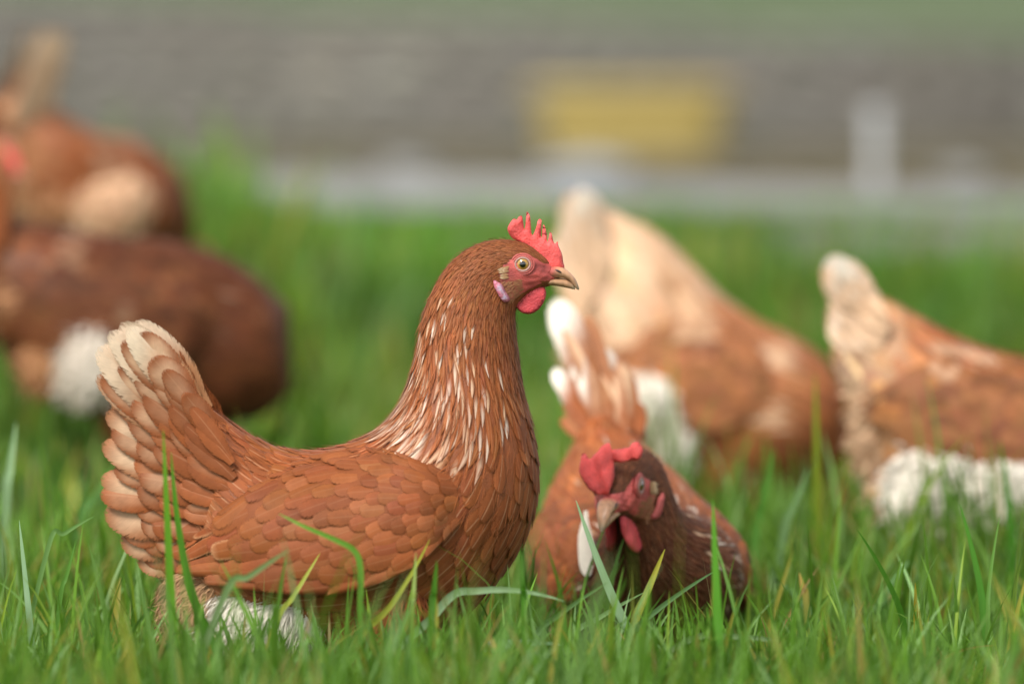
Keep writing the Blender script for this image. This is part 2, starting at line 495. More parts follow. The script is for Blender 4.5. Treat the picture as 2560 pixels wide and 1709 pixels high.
# low dry-stone retaining wall: every course laid stone by stone in one mesh
def stone_wall():
    B = Batch(); r = np.random.default_rng(5)
    x = -9.0
    # backing
    xx = np.linspace(-9.2, 9.2, 40); h = wall_h(xx) - .015
    V = []
    for X, H in zip(xx, h):
        V += [(X, 18.06, .2), (X, 18.06, 0.262 + H), (X, 18.2, 0.262 + H), (X, 18.2, .2)]
    B.add(V, [grid_faces(40, 4, True)], (.165, .155, .135))
    z0 = 0.0
    while z0 < 1.0:
        hh = r.uniform(.05, .085); x = -9.2 + r.uniform(0, .1)
        while x < 9.1:
            ln = r.uniform(.09, .26)
            top = wall_h(x + ln / 2)
            if z0 < top - .03:
                h2 = min(hh, top - z0)
                a = np.array([x + .006, 18.06, .272 + z0 + .004]); b = np.array([x + ln - .006, 18.06, .272 + z0 + h2 - .004])
                nx_, nz_ = 4, 3
                U, Vv = np.meshgrid(np.linspace(0, 1, nx_), np.linspace(0, 1, nz_))
                edge = np.maximum(np.abs(U * 2 - 1), np.abs(Vv * 2 - 1))
                dep = np.where(edge > .99, -.02, r.uniform(.02, .032)) + r.uniform(-.004, .004, U.shape)
                P = np.stack([a[0] + U * (b[0] - a[0]), 18.06 - np.maximum(dep, -.012), a[2] + Vv * (b[2] - a[2])], -1)
                P[..., [0, 2]] += r.uniform(-.004, .004, P[..., [0, 2]].shape)
                g = np.array([.197, .187, .158]) * r.uniform(.94, 1.06) + r.normal(0, .004, 3)
                big = float(noise3(np.array([[x * .9, z0 * 2, 0]]), 3, 1.2)[0])
                g = g * (1 + .20 * big)
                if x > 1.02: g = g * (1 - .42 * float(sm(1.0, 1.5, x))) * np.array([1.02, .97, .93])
                if -.75 < x < -.45 and .1 < z0 < .2 and r.uniform() < .6: g = g * 1.45
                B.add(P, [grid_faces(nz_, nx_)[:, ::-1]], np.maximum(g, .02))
            x += ln
        z0 += hh
    o = B.build('stone_wall', M_STONE, smooth=False)
    return tag(o, 'low grey-brown dry-stone wall holding back the grass bank behind the hens', 'wall')
stone_wall()

# concrete kerb along the far edge of the grass
def kerb():
    n = 60; x = np.linspace(-7, 7, n); V = []
    r = np.random.default_rng(8)
    for X in x:
        y = 11.0 - .16 * X + r.normal(0, .004); z = 0.262 + r.normal(0, .002) - .024 * max(X + .1, 0)
        z = max(z, .2)
        V += [(X, y - .05, .1), (X, y - .055, z + .048), (X, y - .045, z + .060), (X, y + .04, z + .062), (X, y + .05, z + .048), (X, y + .05, .1)]
    o = mesh_obj('kerb_strip', V, [grid_faces(n, 6)], M_CONC)
    tag(o, kind='structure')
kerb()

M_YEL = noise_mat('yellow plastic', [(.3, (.46, .35, .11)), (.7, (.51, .39, .125))], 4, rough=.45, bump=.05, dist=.002)
M_WHITE = noise_mat('white plastic', [(.3, (.46, .46, .46)), (.7, (.54, .54, .54))], 6, rough=.5, bump=.05, dist=.002)
M_PALE = noise_mat('pale stone', [(.3, (.20, .20, .19)), (.7, (.27, .27, .26))], 9, bump=.5, dist=.01)
M_BLUE = noise_mat('blue-grey slate', [(.3, (.22, .25, .29)), (.7, (.30, .33, .37))], 9, bump=.4, dist=.006)

def box_ring(hx, hy, z, rc=.07, n=5):
    P = []
    for cx, cy, a0 in ((1, 1, 0), (-1, 1, 90), (-1, -1, 180), (1, -1, 270)):
        for a in np.linspace(a0, a0 + 90, n):
            P.append((cx * (hx - rc) + rc * math.cos(R(a)), cy * (hy - rc) + rc * math.sin(R(a)), z))
    return P

def yellow_tub():
    p = W(1580, 362, 16.6)
    t = empty('feed_tub', (p[0], p[1], float(ground(p[0], p[1]))), R(3))
    tag(t, 'yellow plastic feed tub standing in front of the stone wall', 'tub')
    rings = [box_ring(.25, .15, .0), box_ring(.255, .155, .012), box_ring(.275, .175, .180), box_ring(.275, .175, .19),
             box_ring(.262, .162, .19), box_ring(.26, .16, .18), box_ring(.243, .143, .014)]
    V = np.array(rings).reshape(-1, 3); m = 20
    V = np.vstack([V, [0, 0, 0], [0, 0, .014]]); k = np.arange(m); k2 = (k + 1) % m
    F = [grid_faces(7, m, True), np.stack([k2, k, np.full(m, 7 * m)], 1), np.stack([6 * m + k, 6 * m + k2, np.full(m, 7 * m + 1)], 1)]
    mesh_obj('tub_body', V, F, M_YEL, t)
    rr = [box_ring(.275, .175, .16), box_ring(.29, .19, .165), box_ring(.292, .192, .19), box_ring(0.262, .178, .198)]
    mesh_obj('rim', np.array(rr).reshape(-1, 3), [grid_faces(4, 20, True)], M_YEL, t)
    for s in (-1, 1):
        a = np.linspace(0, math.pi, 9)
        V, F = tube(np.stack([s * (.29 + .03 * np.sin(a)), -.06 * np.cos(a), .165 + 0 * a], 1), np.full(9, .009))
        mesh_obj('handle', V, F, M_YEL, t)
yellow_tub()

def post():
    p = W(2190, 440, 11.1)
    g = float(ground(p[0], p[1]))
    t = empty('marker_post', (p[0], p[1], g))
    tag(t, 'short white marker post standing behind the concrete kerb', 'post')
    top = W(2190, 268, 11.1)[2] - g
    V, F = tube([(0, 0, -.03), (0, 0, .02), (0, 0, top - .03), (.002, 0, top - .02)], [.017, .0155, .0155, .0155], 16)
    mesh_obj('shaft', V, F, M_WHITE, t)
    V, F = tube([(0, 0, top - .025), (0, 0, top - .02), (0, 0, top - .006), (0, 0, top)], [.018, .020, .020, .012], 16)
    mesh_obj('cap', V, F, M_WHITE, t)
post()

def rock(px, py, d, r3, m, label, seed, name='stone'):
    p = W(px, py, d); g = float(ground(p[0], p[1]))
    P = ellipsoid((0, 0, 0), r3, 14, 20)
    P = P * (1 + .13 * noise3(P.reshape(-1, 3) / max(r3), seed, 2.2).reshape(P.shape[:2] + (1,)))
    P[..., 2] += r3[2] * .6
    o = mesh_obj(name, P.reshape(-1, 3), [grid_faces(14, 20, True)], m)
    o.location = (p[0], p[1], g)
    return tag(o, label, 'stone', 'loose stones behind the kerb')
rock(1015, 395, 13.2, (.060, .05, .030), M_PALE, 'pale loose stone on the verge, farthest from the yellow tub', 3)
rock(1470, 408, 13.0, (.12, .07, .035), M_BLUE, 'flat blue-grey stone lying just in front of the yellow tub', 4)
rock(2410, 415, 12.6, (.055, .05, .028), M_PALE, 'small pale stone on the verge beyond the white marker post', 6)

# ------------------------------------------------------------------ hens
BRN, DK, LT = np.array([.245, .068, .0185]), np.array([.12, .036, .014]), np.array([.38, .142, .056])
BUFF, CREAM, WHITE = np.array([.52, .25, .115]), np.array([.72, .465, .285]), np.array([.80, .73, .62])
RED = np.array([.78, .105, .095])

def hz(x, y):
    """a point of the head close-up, relative to the eye, in metres"""
    return ((1000 + np.asarray(x, float) / 4.694) - 1308.3) / 2875, (653.8 - (500 + np.asarray(y, float) / 4.694)) / 2875
def hpoly(L): return np.array([hz(*p) for p in L])
def hp(px, py): return np.array([(px - 1308.3) / 2875, (653.8 - py) / 2875])

COMB = hpoly([(1500, 530), (1400, 470), (1320, 420), (1270, 340), (1290, 260), (1345, 195), (1378, 212), (1405, 172), (1440, 165), (1455, 240), (1468, 325),
              (1484, 230), (1494, 128), (1512, 120), (1536, 190), (1552, 372), (1572, 378), (1600, 310), (1630, 210), (1656, 200), (1668, 240), (1660, 410),
              (1672, 395), (1684, 280), (1702, 278), (1726, 350), (1738, 465), (1752, 440), (1763, 362), (1780, 360), (1800, 420), (1818, 485), (1838, 480),
              (1856, 465), (1868, 520), (1905, 600), (1922, 690), (1935, 785), (1860, 800), (1720, 780), (1640, 640)])
WATTLE = hpoly([(1640, 960), (1700, 990), (1722, 1080), (1690, 1180), (1625, 1265), (1530, 1310), (1430, 1290), (1365, 1215), (1360, 1150), (1450, 1080), (1550, 1010)])
LOBE = hpoly([(1110, 900), (1160, 925), (1205, 950), (1250, 1040), (1300, 1130), (1255, 1168), (1205, 1140), (1150, 1050), (1112, 970)])
FACE = hpoly([(1215, 740), (1300, 680), (1370, 625), (1480, 595), (1590, 640), (1690, 715), (1850, 720), (1900, 900), (1700, 935), (1600, 990), (1500, 1040),
              (1400, 1090), (1330, 1150), (1290, 1140), (1240, 1010), (1180, 890)])
HEAD_PAIRS = [(hp(1160, 625), hp(1290, 772), .0262), (hp(1215, 600), hp(1305, 747), .0215), (hp(1270, 595), hp(1330, 727), .0185),
              (hp(1320, 607), hp(1358, 714), .0158), (hp(1362, 637), hp(1378, 708), .0095), (hp(1385, 660), hp(1388, 702), .0055)]

def in_poly(p, o):
    nx = np.roll(o, -1, 0); x, y = p[..., 0, None], p[..., 1, None]
    c = ((o[:, 1] > y) != (nx[:, 1] > y)) & (x < (nx[:, 0] - o[:, 0]) * (y - o[:, 1]) / (nx[:, 1] - o[:, 1] + 1e-15) + o[:, 0])
    return c.sum(-1) % 2 == 1

def build_head(root, F, Hm, sh, sp, r, ys):
    """comb, wattles, lobes, beak and eyes, carried along by the pose. F is the pose of the body at the head"""
    def put(V):
        V = np.asarray(V, float) @ Hm[:3, :3].T + Hm[:3, 3]
        return F(V, np.full(len(V), sh))
    near = sp.get('detail', 0) == 1
    # comb
    if sp.get('flop'):
        # a large soft comb folded in two: the front blade lies to one side of the beak, the rear flap to the other
        kf = .0001374 / 1.14
        A1 = np.array([(505, 430), (455, 370), (447, 320), (462, 240), (480, 232), (512, 268), (545, 240), (588, 192), (630, 180), (655, 225), (668, 300), (672, 400), (650, 475), (600, 490), (550, 470)], float)
        A2 = np.array([(585, 262), (640, 226), (690, 212), (765, 203), (798, 168), (838, 168), (864, 222), (842, 272), (770, 290), (690, 296), (630, 300), (590, 292)], float)
        Vs, Fs, ds, o = [], [], [], 0
        for poly, xo, sl_, tilt in ((A1, .026, -.42, -.25), (A2, .0215, -.30, .05)):
            q = np.stack([(poly[:, 0] - 640) * kf, (470 - poly[:, 1]) * kf + .003], 1)
            V, Fc, d = puffy(q, .0019, .006, .0025, 60)
            th_ = V[:, 1].copy(); y, z = V[:, 0], V[:, 2]
            V = np.stack([xo + sl_ * (z - .003) + tilt * y - th_ + .0016 * np.sin(y * 420 + z * 160), y, z], 1)
            Vs.append(V); Fs += [f + o for f in Fc]; ds.append(d); o += len(V)
        V, Fc, d = np.vstack(Vs), Fs, np.concatenate(ds)
    else:
        V, Fc, d = puffy(COMB, .0024, .0034, .0022 if near else .004, 120 if near else 60)
        V[:, 1] *= 1 + .8 * sm(.0, -.02, V[:, 2] - .02)
    V = V + .00022 * np.stack([noise3(V, 4, 500), 2.2 * noise3(V, 5, 420), noise3(V, 6, 500)], 1)
    c = RED * (1 + .22 * noise3(V, 9, 260)[:, None])
    c = c + np.array([.10, .03, .03]) * sm(.002, 0, d)[:, None]
    Batch().add(put(V), Fc, c).build('comb', M_COMB, root)
    for sd in (-1, 1):
        wk = sp.get('wattle_k', 1)
        V, Fc, d = puffy((WATTLE - [.02, -.018]) * wk + [.02, -.018], .0022, .006, .0025 if near else .005, 50)
        V[:, 1] += .0012 * noise3(V, 12 + sd, 200)
        lowz = np.clip(-.018 - V[:, 2], 0, None)
        V[:, 1] += sd * (.0045 + .16 * lowz)
        Batch().add(put(V), Fc, RED * np.array([.86, .75, .95]) * (1 + .2 * noise3(V, 19, 200)[:, None])).build('wattle', M_COMB, root)
        V, Fc, d = puffy(LOBE, .0022, .005, .002 if near else .004, 40)
        V[:, 1] += sd * (ys(V[:, 0], V[:, 2]) + .0028)
        k = sm(.001, .004, d + .0012 * noise3(V, 22, 500))[:, None]
        Batch().add(put(V), Fc, np.array(sp.get('lobecol', (.62, .19, .25))) * (1 - k) + np.array(sp.get('lobecol', (.58, .50, .62))) * k).build('earlobe', M_COMB, root)
        # eye
        ye = float(ys(0, 0)[0]); eo = np.array([0, sd * (ye - .0042), 0])
        P = ellipsoid((0, 0, 0), (.0070,) * 3, 28, 28)
        P = np.stack([P[..., 1], sd * P[..., 0], P[..., 2]], -1)          # pole towards the side
        ang = np.linspace(0, np.pi, 28)[:, None] + 0 * P[..., 0]
        rr = np.sin(ang) * .0070
        c = np.where((rr < .0026)[..., None], np.array([.006, .005, .004]), np.array([.42, .235, .045]) * (.75 + .5 * sm(.0026, .0045, rr))[..., None])
        if sp.get('dark_eye'): c = np.where((rr < .0026)[..., None], c, np.array([.20, .085, .025]))
        c = np.where((rr > (.0058 if sp.get('dark_eye') else .0047))[..., None], np.array([.12, .06, .04]) if sp.get('dark_eye') else np.array([.20, .13, .10]), c)
        e = Batch().add(put(P.reshape(-1, 3) + eo), [grid_faces(28, 28, True)], c.reshape(-1, 3)).build('eye', M_EYE, root)
        a = np.linspace(0, 2 * np.pi, 33)
        for rad, tr, off, cc in ((.0060, .0010, .0006, (.46, .27, .23)), (.0076, .0011, .0001, (.50, .12, .10)), (.0094, .0011, -.0004, (.47, .10, .085))):
            cen = np.stack([rad * np.cos(a) * 1.06, 0 * a + sd * (ye + off), rad * np.sin(a) * .94], 1)
            V, Fc = tube(cen, np.full(33, tr), 8, False)
            Batch().add(put(V), Fc, np.array(cc)).build('eyelid', M_SKIN, e)
        # tan ear tuft
        n = 16
        x, z = hz(np.full(n, 1275.) + r.uniform(-25, 20, n), r.uniform(745, 880, n))
        p0 = np.stack([x, sd * (ys(x, z) + .0012), z], 1)
        d0 = np.stack([np.full(n, -1.), np.full(n, sd * .42), -.05 + (-.010 - z) * 25 + r.normal(0, .08, n)], 1)
        A = free_feathers(p0, d0, np.tile([0, sd, 0], (n, 1)), r.uniform(.006, .0095, n), np.full(n, .0028), 'hackle',
                          np.tile([.36, .19, .09], (n, 1)) * r.uniform(.8, 1.2, (n, 1)), np.tile([.66, .48, .30], (n, 1)), np.ones(n), np.full(n, 2), 6, 3)
        Batch().add(put(A[0]), [A[1]], A[2], A[3]).build('ear_tuft', M_FEATHER, root)
    # beak: upper and lower mandible in one mesh
    B = Batch()
    for prs, ws, base, tipc in (([((1790, 745), (1740, 905)), ((1880, 752), (1850, 895)), ((1950, 785), (1930, 895)), ((2015, 840), (2000, 930)), ((2065, 900), (2045, 985)), ((2095, 965), (2080, 1022)), ((2112, 1020), (2104, 1032))],
                                 [.0088, .0078, .0066, .0052, .0037, .0021, .0005], (.50, .27, .15), (.40, .31, .20)),
                                ([((1640, 930), (1660, 965)), ((1740, 900), (1750, 975)), ((1850, 893), (1860, 988)), ((1960, 905), (1965, 1008)), ((2030, 955), (2030, 1022)), ((2062, 1000), (2060, 1030))],
                                 [.0075, .0076, .0064, .0048, .0028, .0008], (.46, .25, .13), (.36, .27, .17))):
        T = hpoly([q[0] for q in prs]); Bo = hpoly([q[1] for q in prs])
        t = np.linspace(0, len(prs) - 1, 26)
        T, Bo, ww = crom(T, t), crom(Bo, t), crom(ws, t)
        th = np.linspace(0, 2 * np.pi, 20, endpoint=False)
        cn, hh = (T + Bo) / 2, (T - Bo) / 2
        sgn = np.sign(np.sin(th)) * np.abs(np.sin(th)) ** .8
        P = np.stack([cn[:, None, 0] + hh[:, None, 0] * np.cos(th), ww[:, None] * sgn + 0 * hh[:, :1], cn[:, None, 1] + hh[:, None, 1] * np.cos(th)], -1)
        k = sm(.62, .95, t / t[-1])[:, None, None]
        c = np.array(base) * (1 - k) + np.array(tipc) * k
        red = sm(.22, .0, t / t[-1])[:, None, None]
        c = c * (1 - red) + np.array([.48, .10, .08]) * red
        B.add(put(P.reshape(-1, 3)), [grid_faces(26, 20, True)], np.broadcast_to(c, P.shape).reshape(-1, 3) * (1 + .2 * noise3(P.reshape(-1, 3), 3, 400)[:, None]))
    for sd in (-1, 1):
        x, z = hz(1865, 808)
        P = ellipsoid((0, 0, 0), (.0032, .0010, .0010), 8, 12, np.array([[.9, 0, .42], [0, 1, 0], [-.42, 0, .9]]))
        B.add(put(P.reshape(-1, 3) + np.array([x, sd * .0074, z])), [grid_faces(8, 12, True)], (.05, .03, .025))
    B.build('beak', M_HORN, root)

TAIL_TIP = [(350, 800), (312, 803), (272, 848), (262, 905), (285, 985), (272, 1075), (264, 1165), (262, 1240), (290, 1315), (335, 1380), (395, 1450)]
TAIL_BASE = [(556, 1082), (562, 1105), (562, 1130), (560, 1158), (555, 1185), (548, 1215), (540, 1245), (532, 1280), (525, 1315), (520, 1350), (515, 1390)]
TAIL_PIV = np.array([560, 1180.])

def build_tail(root, sp, r):
    tl = sp['tail']
    if 'custom' in tl:
        B = Batch()
        for y0, z0, y1, z1, x0, x1, wd, base, tipc, amt, kd in tl['custom']:
            P0 = np.array([[x0, y0, z0]]); D = np.array([[x1 - x0, y1 - y0, z1 - z0]])
            A = free_feathers(P0, D, np.array([[1, r.normal(0, .35), .45]]), np.linalg.norm(D, axis=1), np.array([wd]), 'quill', np.array([base]), np.array([tipc]), np.array([amt]), np.array([kd]), 12, 7, .3,
                              r.uniform(-.08, .02), r.uniform(-.06, .06))
            B.add(A[0], [A[1]], A[2], A[3])
        B.build('tail', M_TAIL, root)
        return
    tip = (np.array(TAIL_TIP, float) - TAIL_PIV) * [1, -1] / 2875; bas = (np.array(TAIL_BASE, float) - TAIL_PIV) * [1, -1] / 2875
    a = tl.get('rot', 0); ca, sa = math.cos(a), math.sin(a)
    M2 = np.array([[ca, sa], [-sa, ca]]) * tl.get('scale', 1)
    piv = np.array(tl['piv'])
    fold = tl.get('fold', 1.0)
    if fold != 1:      # close the fan
        k = np.arange(11) / 10.0
        k2 = k * fold
        tip = crom(tip, k2 * 10); bas = crom(bas, k * 10)
    tip, bas = tip @ M2 + piv, bas @ M2 + piv
    B = Batch()
    spread = tl.get('spread', 1.0)
    rows, cols = (12, 7) if sp.get('detail', 0) == 1 else (8, 5)
    thick = tl.get('thick', 1.0)
    for sd in (-1, 1):
        for li, (fr, ln, n, wd) in enumerate(((1.0, .80, 10, 92), (.88, .55, 12, 68), (.74, .5, 12, 74), (.58, .46, 13, 66), (.42, .42, 14, 58), (.27, .38, 14, 50))):
            k = np.clip((np.arange(n) + (.5 if li % 2 else 0)) / (n - .5) + r.normal(0, .012, n), 0, 1)
            tp, bs = crom(tip, k * 10), crom(bas, k * 10)
            fr_ = fr * (1 + r.normal(0, .045, n)) if li else np.ones(n)
            s0 = fr_ - ln
            p0, p1 = bs + (tp - bs) * s0[:, None], bs + (tp - bs) * fr_[:, None]
            yo = lambda q: (.007 + .036 * (1 - q) ** 1.3 * (1 - .25 * k) * thick + li * .0022)
            tw = spread * .05 * (1 - k)
            P0 = np.stack([p0[:, 0], sd * (yo(np.clip(s0, -.2, 1)) + tw * np.clip(s0, 0, 1)), p0[:, 1]], 1)
            p1 = p1 + (r.normal(0, .0035, (n, 2)) if li else 0)
            P1 = np.stack([p1[:, 0], sd * (yo(fr_) + .004 + tw * fr_), p1[:, 1]], 1)
            if tl.get('lean'):
                for Q in (P0, P1): Q[:, 1] += tl['lean'] * np.clip(Q[:, 2] - piv[1], 0, None)
            D = P1 - P0; L = np.linalg.norm(D, axis=1)
            P0[:, 1] += sd * .0012 * (np.arange(n) % 2) + sd * k * .003
            N = np.tile([0, sd * 1.0, 0], (n, 1)) + np.stack([(.12 + tl.get('roll', 0)) * np.ones(n), 0 * k, .25 + 0 * k], 1)
            up = sm(.62, .05, k)[:, None]
            if li == 0:
                base = tl.get('c0', BUFF * .85) * up + (1 - up) * tl.get('c0b', LT * .9)
                tipc = tl.get('t0', np.array([.78, .63, .46])) * up + (1 - up) * tl.get('t0b', CREAM * .8); amt = r.uniform(.7, 1, n); kd = np.full(n, 4); kd[(k < .25)] = 2
                base = base * np.where(k < .12, 1.0, 1)[:, None]
            else:
                f = [0, .88, .62, .32, .10, .03][li]
                base = tl.get('c1', BRN * 1.05) * np.ones((n, 1)); tipc = tl.get('t1', CREAM * .82) * np.ones((n, 1))
                amt = np.clip(f * (.45 + .6 * up[:, 0]) + r.normal(0, .10, n), 0, 1); kd = np.full(n, 4)
            base = base * r.lognormal(0, .12, (n, 1))
            Wd = np.full(n, wd * 1.12 / 2875 * tl.get('scale', 1)) * r.uniform(.82, 1.2, n) * tl.get('wide', 1)
            A = free_feathers(P0, D, N, L * 1.02, Wd, 'rectrix', base, tipc, amt, kd, rows, cols, .22,
                              -.03 + 0 * L, (.05 if sd < 0 else -.05) * (1 - k))
            B.add(A[0], [A[1]], A[2], A[3])
    # the core under the coverts
    t = np.linspace(0, 1, 14); th = np.linspace(0, 2 * np.pi, 20, endpoint=False)
    T = bas[1] + (tip[1] - bas[1]) * (t * .72)[:, None]; Bo = bas[-2] + (tip[-2] - bas[-2]) * (t * .62)[:, None]
    cn, hh = (T + Bo) / 2, (T - Bo) / 2 * .9
    ww = (.003 + .033 * (1 - t) ** 1.4 * thick)
    P = np.stack([cn[:, None, 0] + hh[:, None, 0] * np.cos(th), ww[:, None] * np.sin(th), cn[:, None, 1] + hh[:, None, 1] * np.cos(th)], -1)
    B.add(P.reshape(-1, 3), [grid_faces(14, 20, True)], BRN * .6)
    B.build('tail', M_TAIL if sp.get('detail', 0) == 1 else M_SOFT, root)

def hairs(B, c, rad, n, L, Wd, col, r, sd=0, down=(-.35, 0, -.8), jit=.45, rows=6, up=.25):
    """fine down standing off an ellipsoid"""
    q = nrm(r.normal(size=(n, 3)))
    if sd: q[:, 1] = sd * np.abs(q[:, 1])
    p = q * np.asarray(rad) * .93 * (1 + .16 * noise3(q, 61, 2.6)[:, None] + .08 * noise3(q, 62, 6)[:, None]) + np.asarray(c)
    N = nrm(q / np.asarray(rad))
    d = np.asarray(down)[None] + r.normal(0, jit, (n, 3)) + N * up
    d = d - N * (d * N).sum(1, keepdims=True) * .75
    co = np.asarray(col) * r.uniform(.82, 1.1, (n, 1))
    A = free_feathers(p, d, N + r.normal(0, .3, (n, 3)), L * r.uniform(.6, 1.25, n), Wd * r.uniform(.7, 1.3, n), 'hackle', co, co, np.zeros(n), np.zeros(n, int), rows, 3, .2,
                      r.uniform(-.15, .02, n), r.normal(0, .15, n))
    B.add(A[0], [A[1]], A[2], A[3])

def make_hen(name_label, sp, loc, yaw, scale=1.0):
    r = np.random.default_rng(sp.get('seed', 1))
    det = sp.get('detail', 0)
    root = empty('hen', loc, yaw, scale)
    tag(root, name_label, 'hen', 'brown hens in the grass')
    F = sp.get('pose') or (lambda P, s: P)
    # --- sections of body, neck and head
    pr = sp['pairs']
    nb = len(pr)
    ex, ez, pitch = sp['head']
    cp, s_ = math.cos(pitch), math.sin(pitch)
    hsc = sp.get('hscale', 1.0)
    Hm = np.eye(4); Hm[:3, :3] = np.array([[cp, 0, s_], [0, 1, 0], [-s_, 0, cp]]) * hsc; Hm[:3, 3] = [ex, 0, ez]
    toL = lambda q: np.array([ex + hsc * (cp * q[0] + s_ * q[1]), ez + hsc * (cp * q[1] - s_ * q[0])])
    T = np.array([p[0] for p in pr] + [toL(h[0]) for h in HEAD_PAIRS]); Bo = np.array([p[1] for p in pr] + [toL(h[1]) for h in HEAD_PAIRS])
    ww = np.array([p[2] for p in pr] + [h[2] * hsc for h in HEAD_PAIRS])
    ns = nb + 6
    FL = np.array([p[3] for p in pr] + [9, 7, 6, 5, 4, 3.5]) * .001; FW = np.array([p[4] for p in pr] + [2.8, 2.4, 2.2, 2, 1.8, 1.6]) * .001
    hc = sp.get('headcol', BRN * .85)
    CT = np.array([p[5] for p in pr] + [hc] * 6); CB = np.array([p[6] for p in pr] + [hc] * 6)
    FK = np.array([p[7] for p in pr] + [0] * 6)
    n1, m1 = (230, 112) if det == 1 else (130, 64)
    t = np.linspace(0, ns - 1, n1)
    T1, B1, w1 = crom(T, t), crom(Bo, t), np.maximum(crom(ww, t), .002)
    th = np.linspace(0, 2 * np.pi, m1, endpoint=False)
    cn, hh = (T1 + B1) / 2, (T1 - B1) / 2
    ex_ = np.where(t > nb - .5, .86, .94)[:, None]
    sy = np.sign(np.sin(th)) * np.abs(np.sin(th)) ** ex_
    P0 = np.stack([cn[:, None, 0] + hh[:, None, 0] * np.cos(th), -w1[:, None] * sy, cn[:, None, 1] + hh[:, None, 1] * np.cos(th)], -1)
    P1 = F(P0.reshape(-1, 3), np.repeat(t, m1)).reshape(P0.shape)
    S0, S1 = Surf(P0, True), Surf(P1, True)
    st = lambda i: np.interp(i, np.arange(n1), t)
    def theta(j):
        a = np.mod(j, m1) / m1 * 2 * np.pi
        return np.minimum(a, 2 * np.pi - a)
    def headco(P):
        q = P - Hm[:3, 3]
        return np.stack([cp * q[..., 0] - s_ * q[..., 2], s_ * q[..., 0] + cp * q[..., 2]], -1) / hsc
    # --- skin
    B = Batch()
    hcv = headco(P0.reshape(-1, 3)); sv = np.repeat(t, m1)
    face = in_poly(hcv, FACE) & (sv > nb - .6)
    base = np.array([np.interp(sv, np.arange(ns), CT[:, k]) for k in range(3)]).T * .9
    fx, fz = hcv[:, 0], hcv[:, 1]
    fc = np.array([.56, .105, .09]) * (1 + .28 * noise3(P0.reshape(-1, 3), 31, 260)[:, None])
    brown = (sm(.004, -.012, fx) * sm(-.008, -.022, fz))[:, None] * .75
    fc = fc * (1 - brown) + np.array([.30, .12, .055]) * brown
    c = np.where(face[:, None], fc, base)
    V = P1.reshape(-1, 3).copy()
    wr = face * .0004 * noise3(P0.reshape(-1, 3), 33, 700)
    V += S1.N.reshape(-1, 3) * wr[:, None]
    Fs = [grid_faces(n1, m1, True)]
    capi = len(V)
    V = np.vstack([V, P1[0].mean(0), P1[-1].mean(0)]); c = np.vstack([c, base[0], base[-1]])
    k = np.arange(m1); k2 = (k + 1) % m1; e = (n1 - 1) * m1
    Fs += [np.stack([k2, k, np.full(m1, capi)], 1), np.stack([e + k, e + k2, np.full(m1, capi + 1)], 1)]
    B.add(V, Fs, c, mi=0)
    # --- plumage of body, neck and head
    dm = sp.get('dens', 1.0)
    def hackness(s, th_):
        lo = np.interp(th_, [0, 1.1, 1.65, 2.3, 3.14], [nb - 8, nb - 7, nb - 5.7, nb - 3.6, nb - 2.8])
        return sm(lo - .5, lo + .9, s)
    def size(i, j):
        s, th_ = st(i), theta(j); h = hackness(s, th_)
        L = np.interp(s, np.arange(ns), FL); Wd = np.interp(s, np.arange(ns), FW)
        hk = sm(nb + 1.0, nb - .5, s)
        bodyW = np.maximum(Wd, np.interp(s, [nb - 4, nb - 1, nb], [.0125, .007, .003]))
        drape = sp.get('hackW', .0056) + 0 * s
        Wh = np.minimum(Wd * 1.0, drape) * hk + Wd * (1 - hk)
        return L * (1 - h) * 1.12 + L * h * 1.35, bodyW * 1.22 * (1 - h) + Wh * h
    def along(i, j):
        s, th_ = st(i), theta(j); h = hackness(s, th_); L, Wd = size(i, j)
        return L * (.54 - .24 * h) / dm
    def across(i, j):
        s, th_ = st(i), theta(j); h = hackness(s, th_); L, Wd = size(i, j)
        return Wd * (.59 - .09 * h) / dm
    def ok(i, j):
        p = S0.at(S0.P, i, j); q = headco(p); s = st(i)
        f = in_poly(q, FACE) & (s > nb - .6)
        bristle = (q[:, 0] < .002) & (q[:, 1] < -.013) & (r.uniform(0, 1, len(q)) < .5)
        return (~f | bristle) & (s < ns - 1.4)
    i, j = scatter(S1, ok, along, across, sp.get('maxf', 5000), sp.get('seed', 1) + 50)
    n = len(i)
    s, th_ = st(i), theta(j); h = hackness(s, th_); L, Wd = size(i, j)
    q = headco(S0.at(S0.P, i, j)); br = in_poly(q, FACE) & (s > nb - .6)
    kb = sm(1.15, 2.3, th_)[:, None]
    base = np.array([np.interp(s, np.arange(ns), CT[:, k]) for k in range(3)]).T * (1 - kb) + np.array([np.interp(s, np.arange(ns), CB[:, k]) for k in range(3)]).T * kb
    big = noise3(S0.at(S0.P, i, j), sp.get('seed', 1) + 3, 28)[:, None]
    base = base * r.lognormal(0, sp.get('var', .09), (n, 1)) * (1 + .10 * big) * (1 + np.stack([0 * s, r.normal(0, .05, n), r.normal(0, .07, n)], 1))
    mot = sp.get('mottle', 0)
    if mot:
        pm = (noise3(S0.at(S0.P, i, j), sp.get('seed', 1) + 9, 42) > sp.get('mot_t', .5)) & (s < sp.get('mot_s', nb - 4)) & (r.uniform(0, 1, n) < .85)
        base[pm] = base[pm] * (1 - mot) + CREAM * mot
    fkp = np.interp(s, np.arange(ns), FK) * sm(2.6, 1.3, th_)
    fl = (r.uniform(0, 1, n) < fkp) & (h > .5)
    tipc = base * np.array([1.2, 1.28, 1.36]); amt = np.full(n, .6); kind = np.full(n, 3)
    hk = h > .5
    tipc[hk] = base[hk] * np.array([1.5, 1.7, 1.9]); kind[hk] = 1; amt[hk] = .55
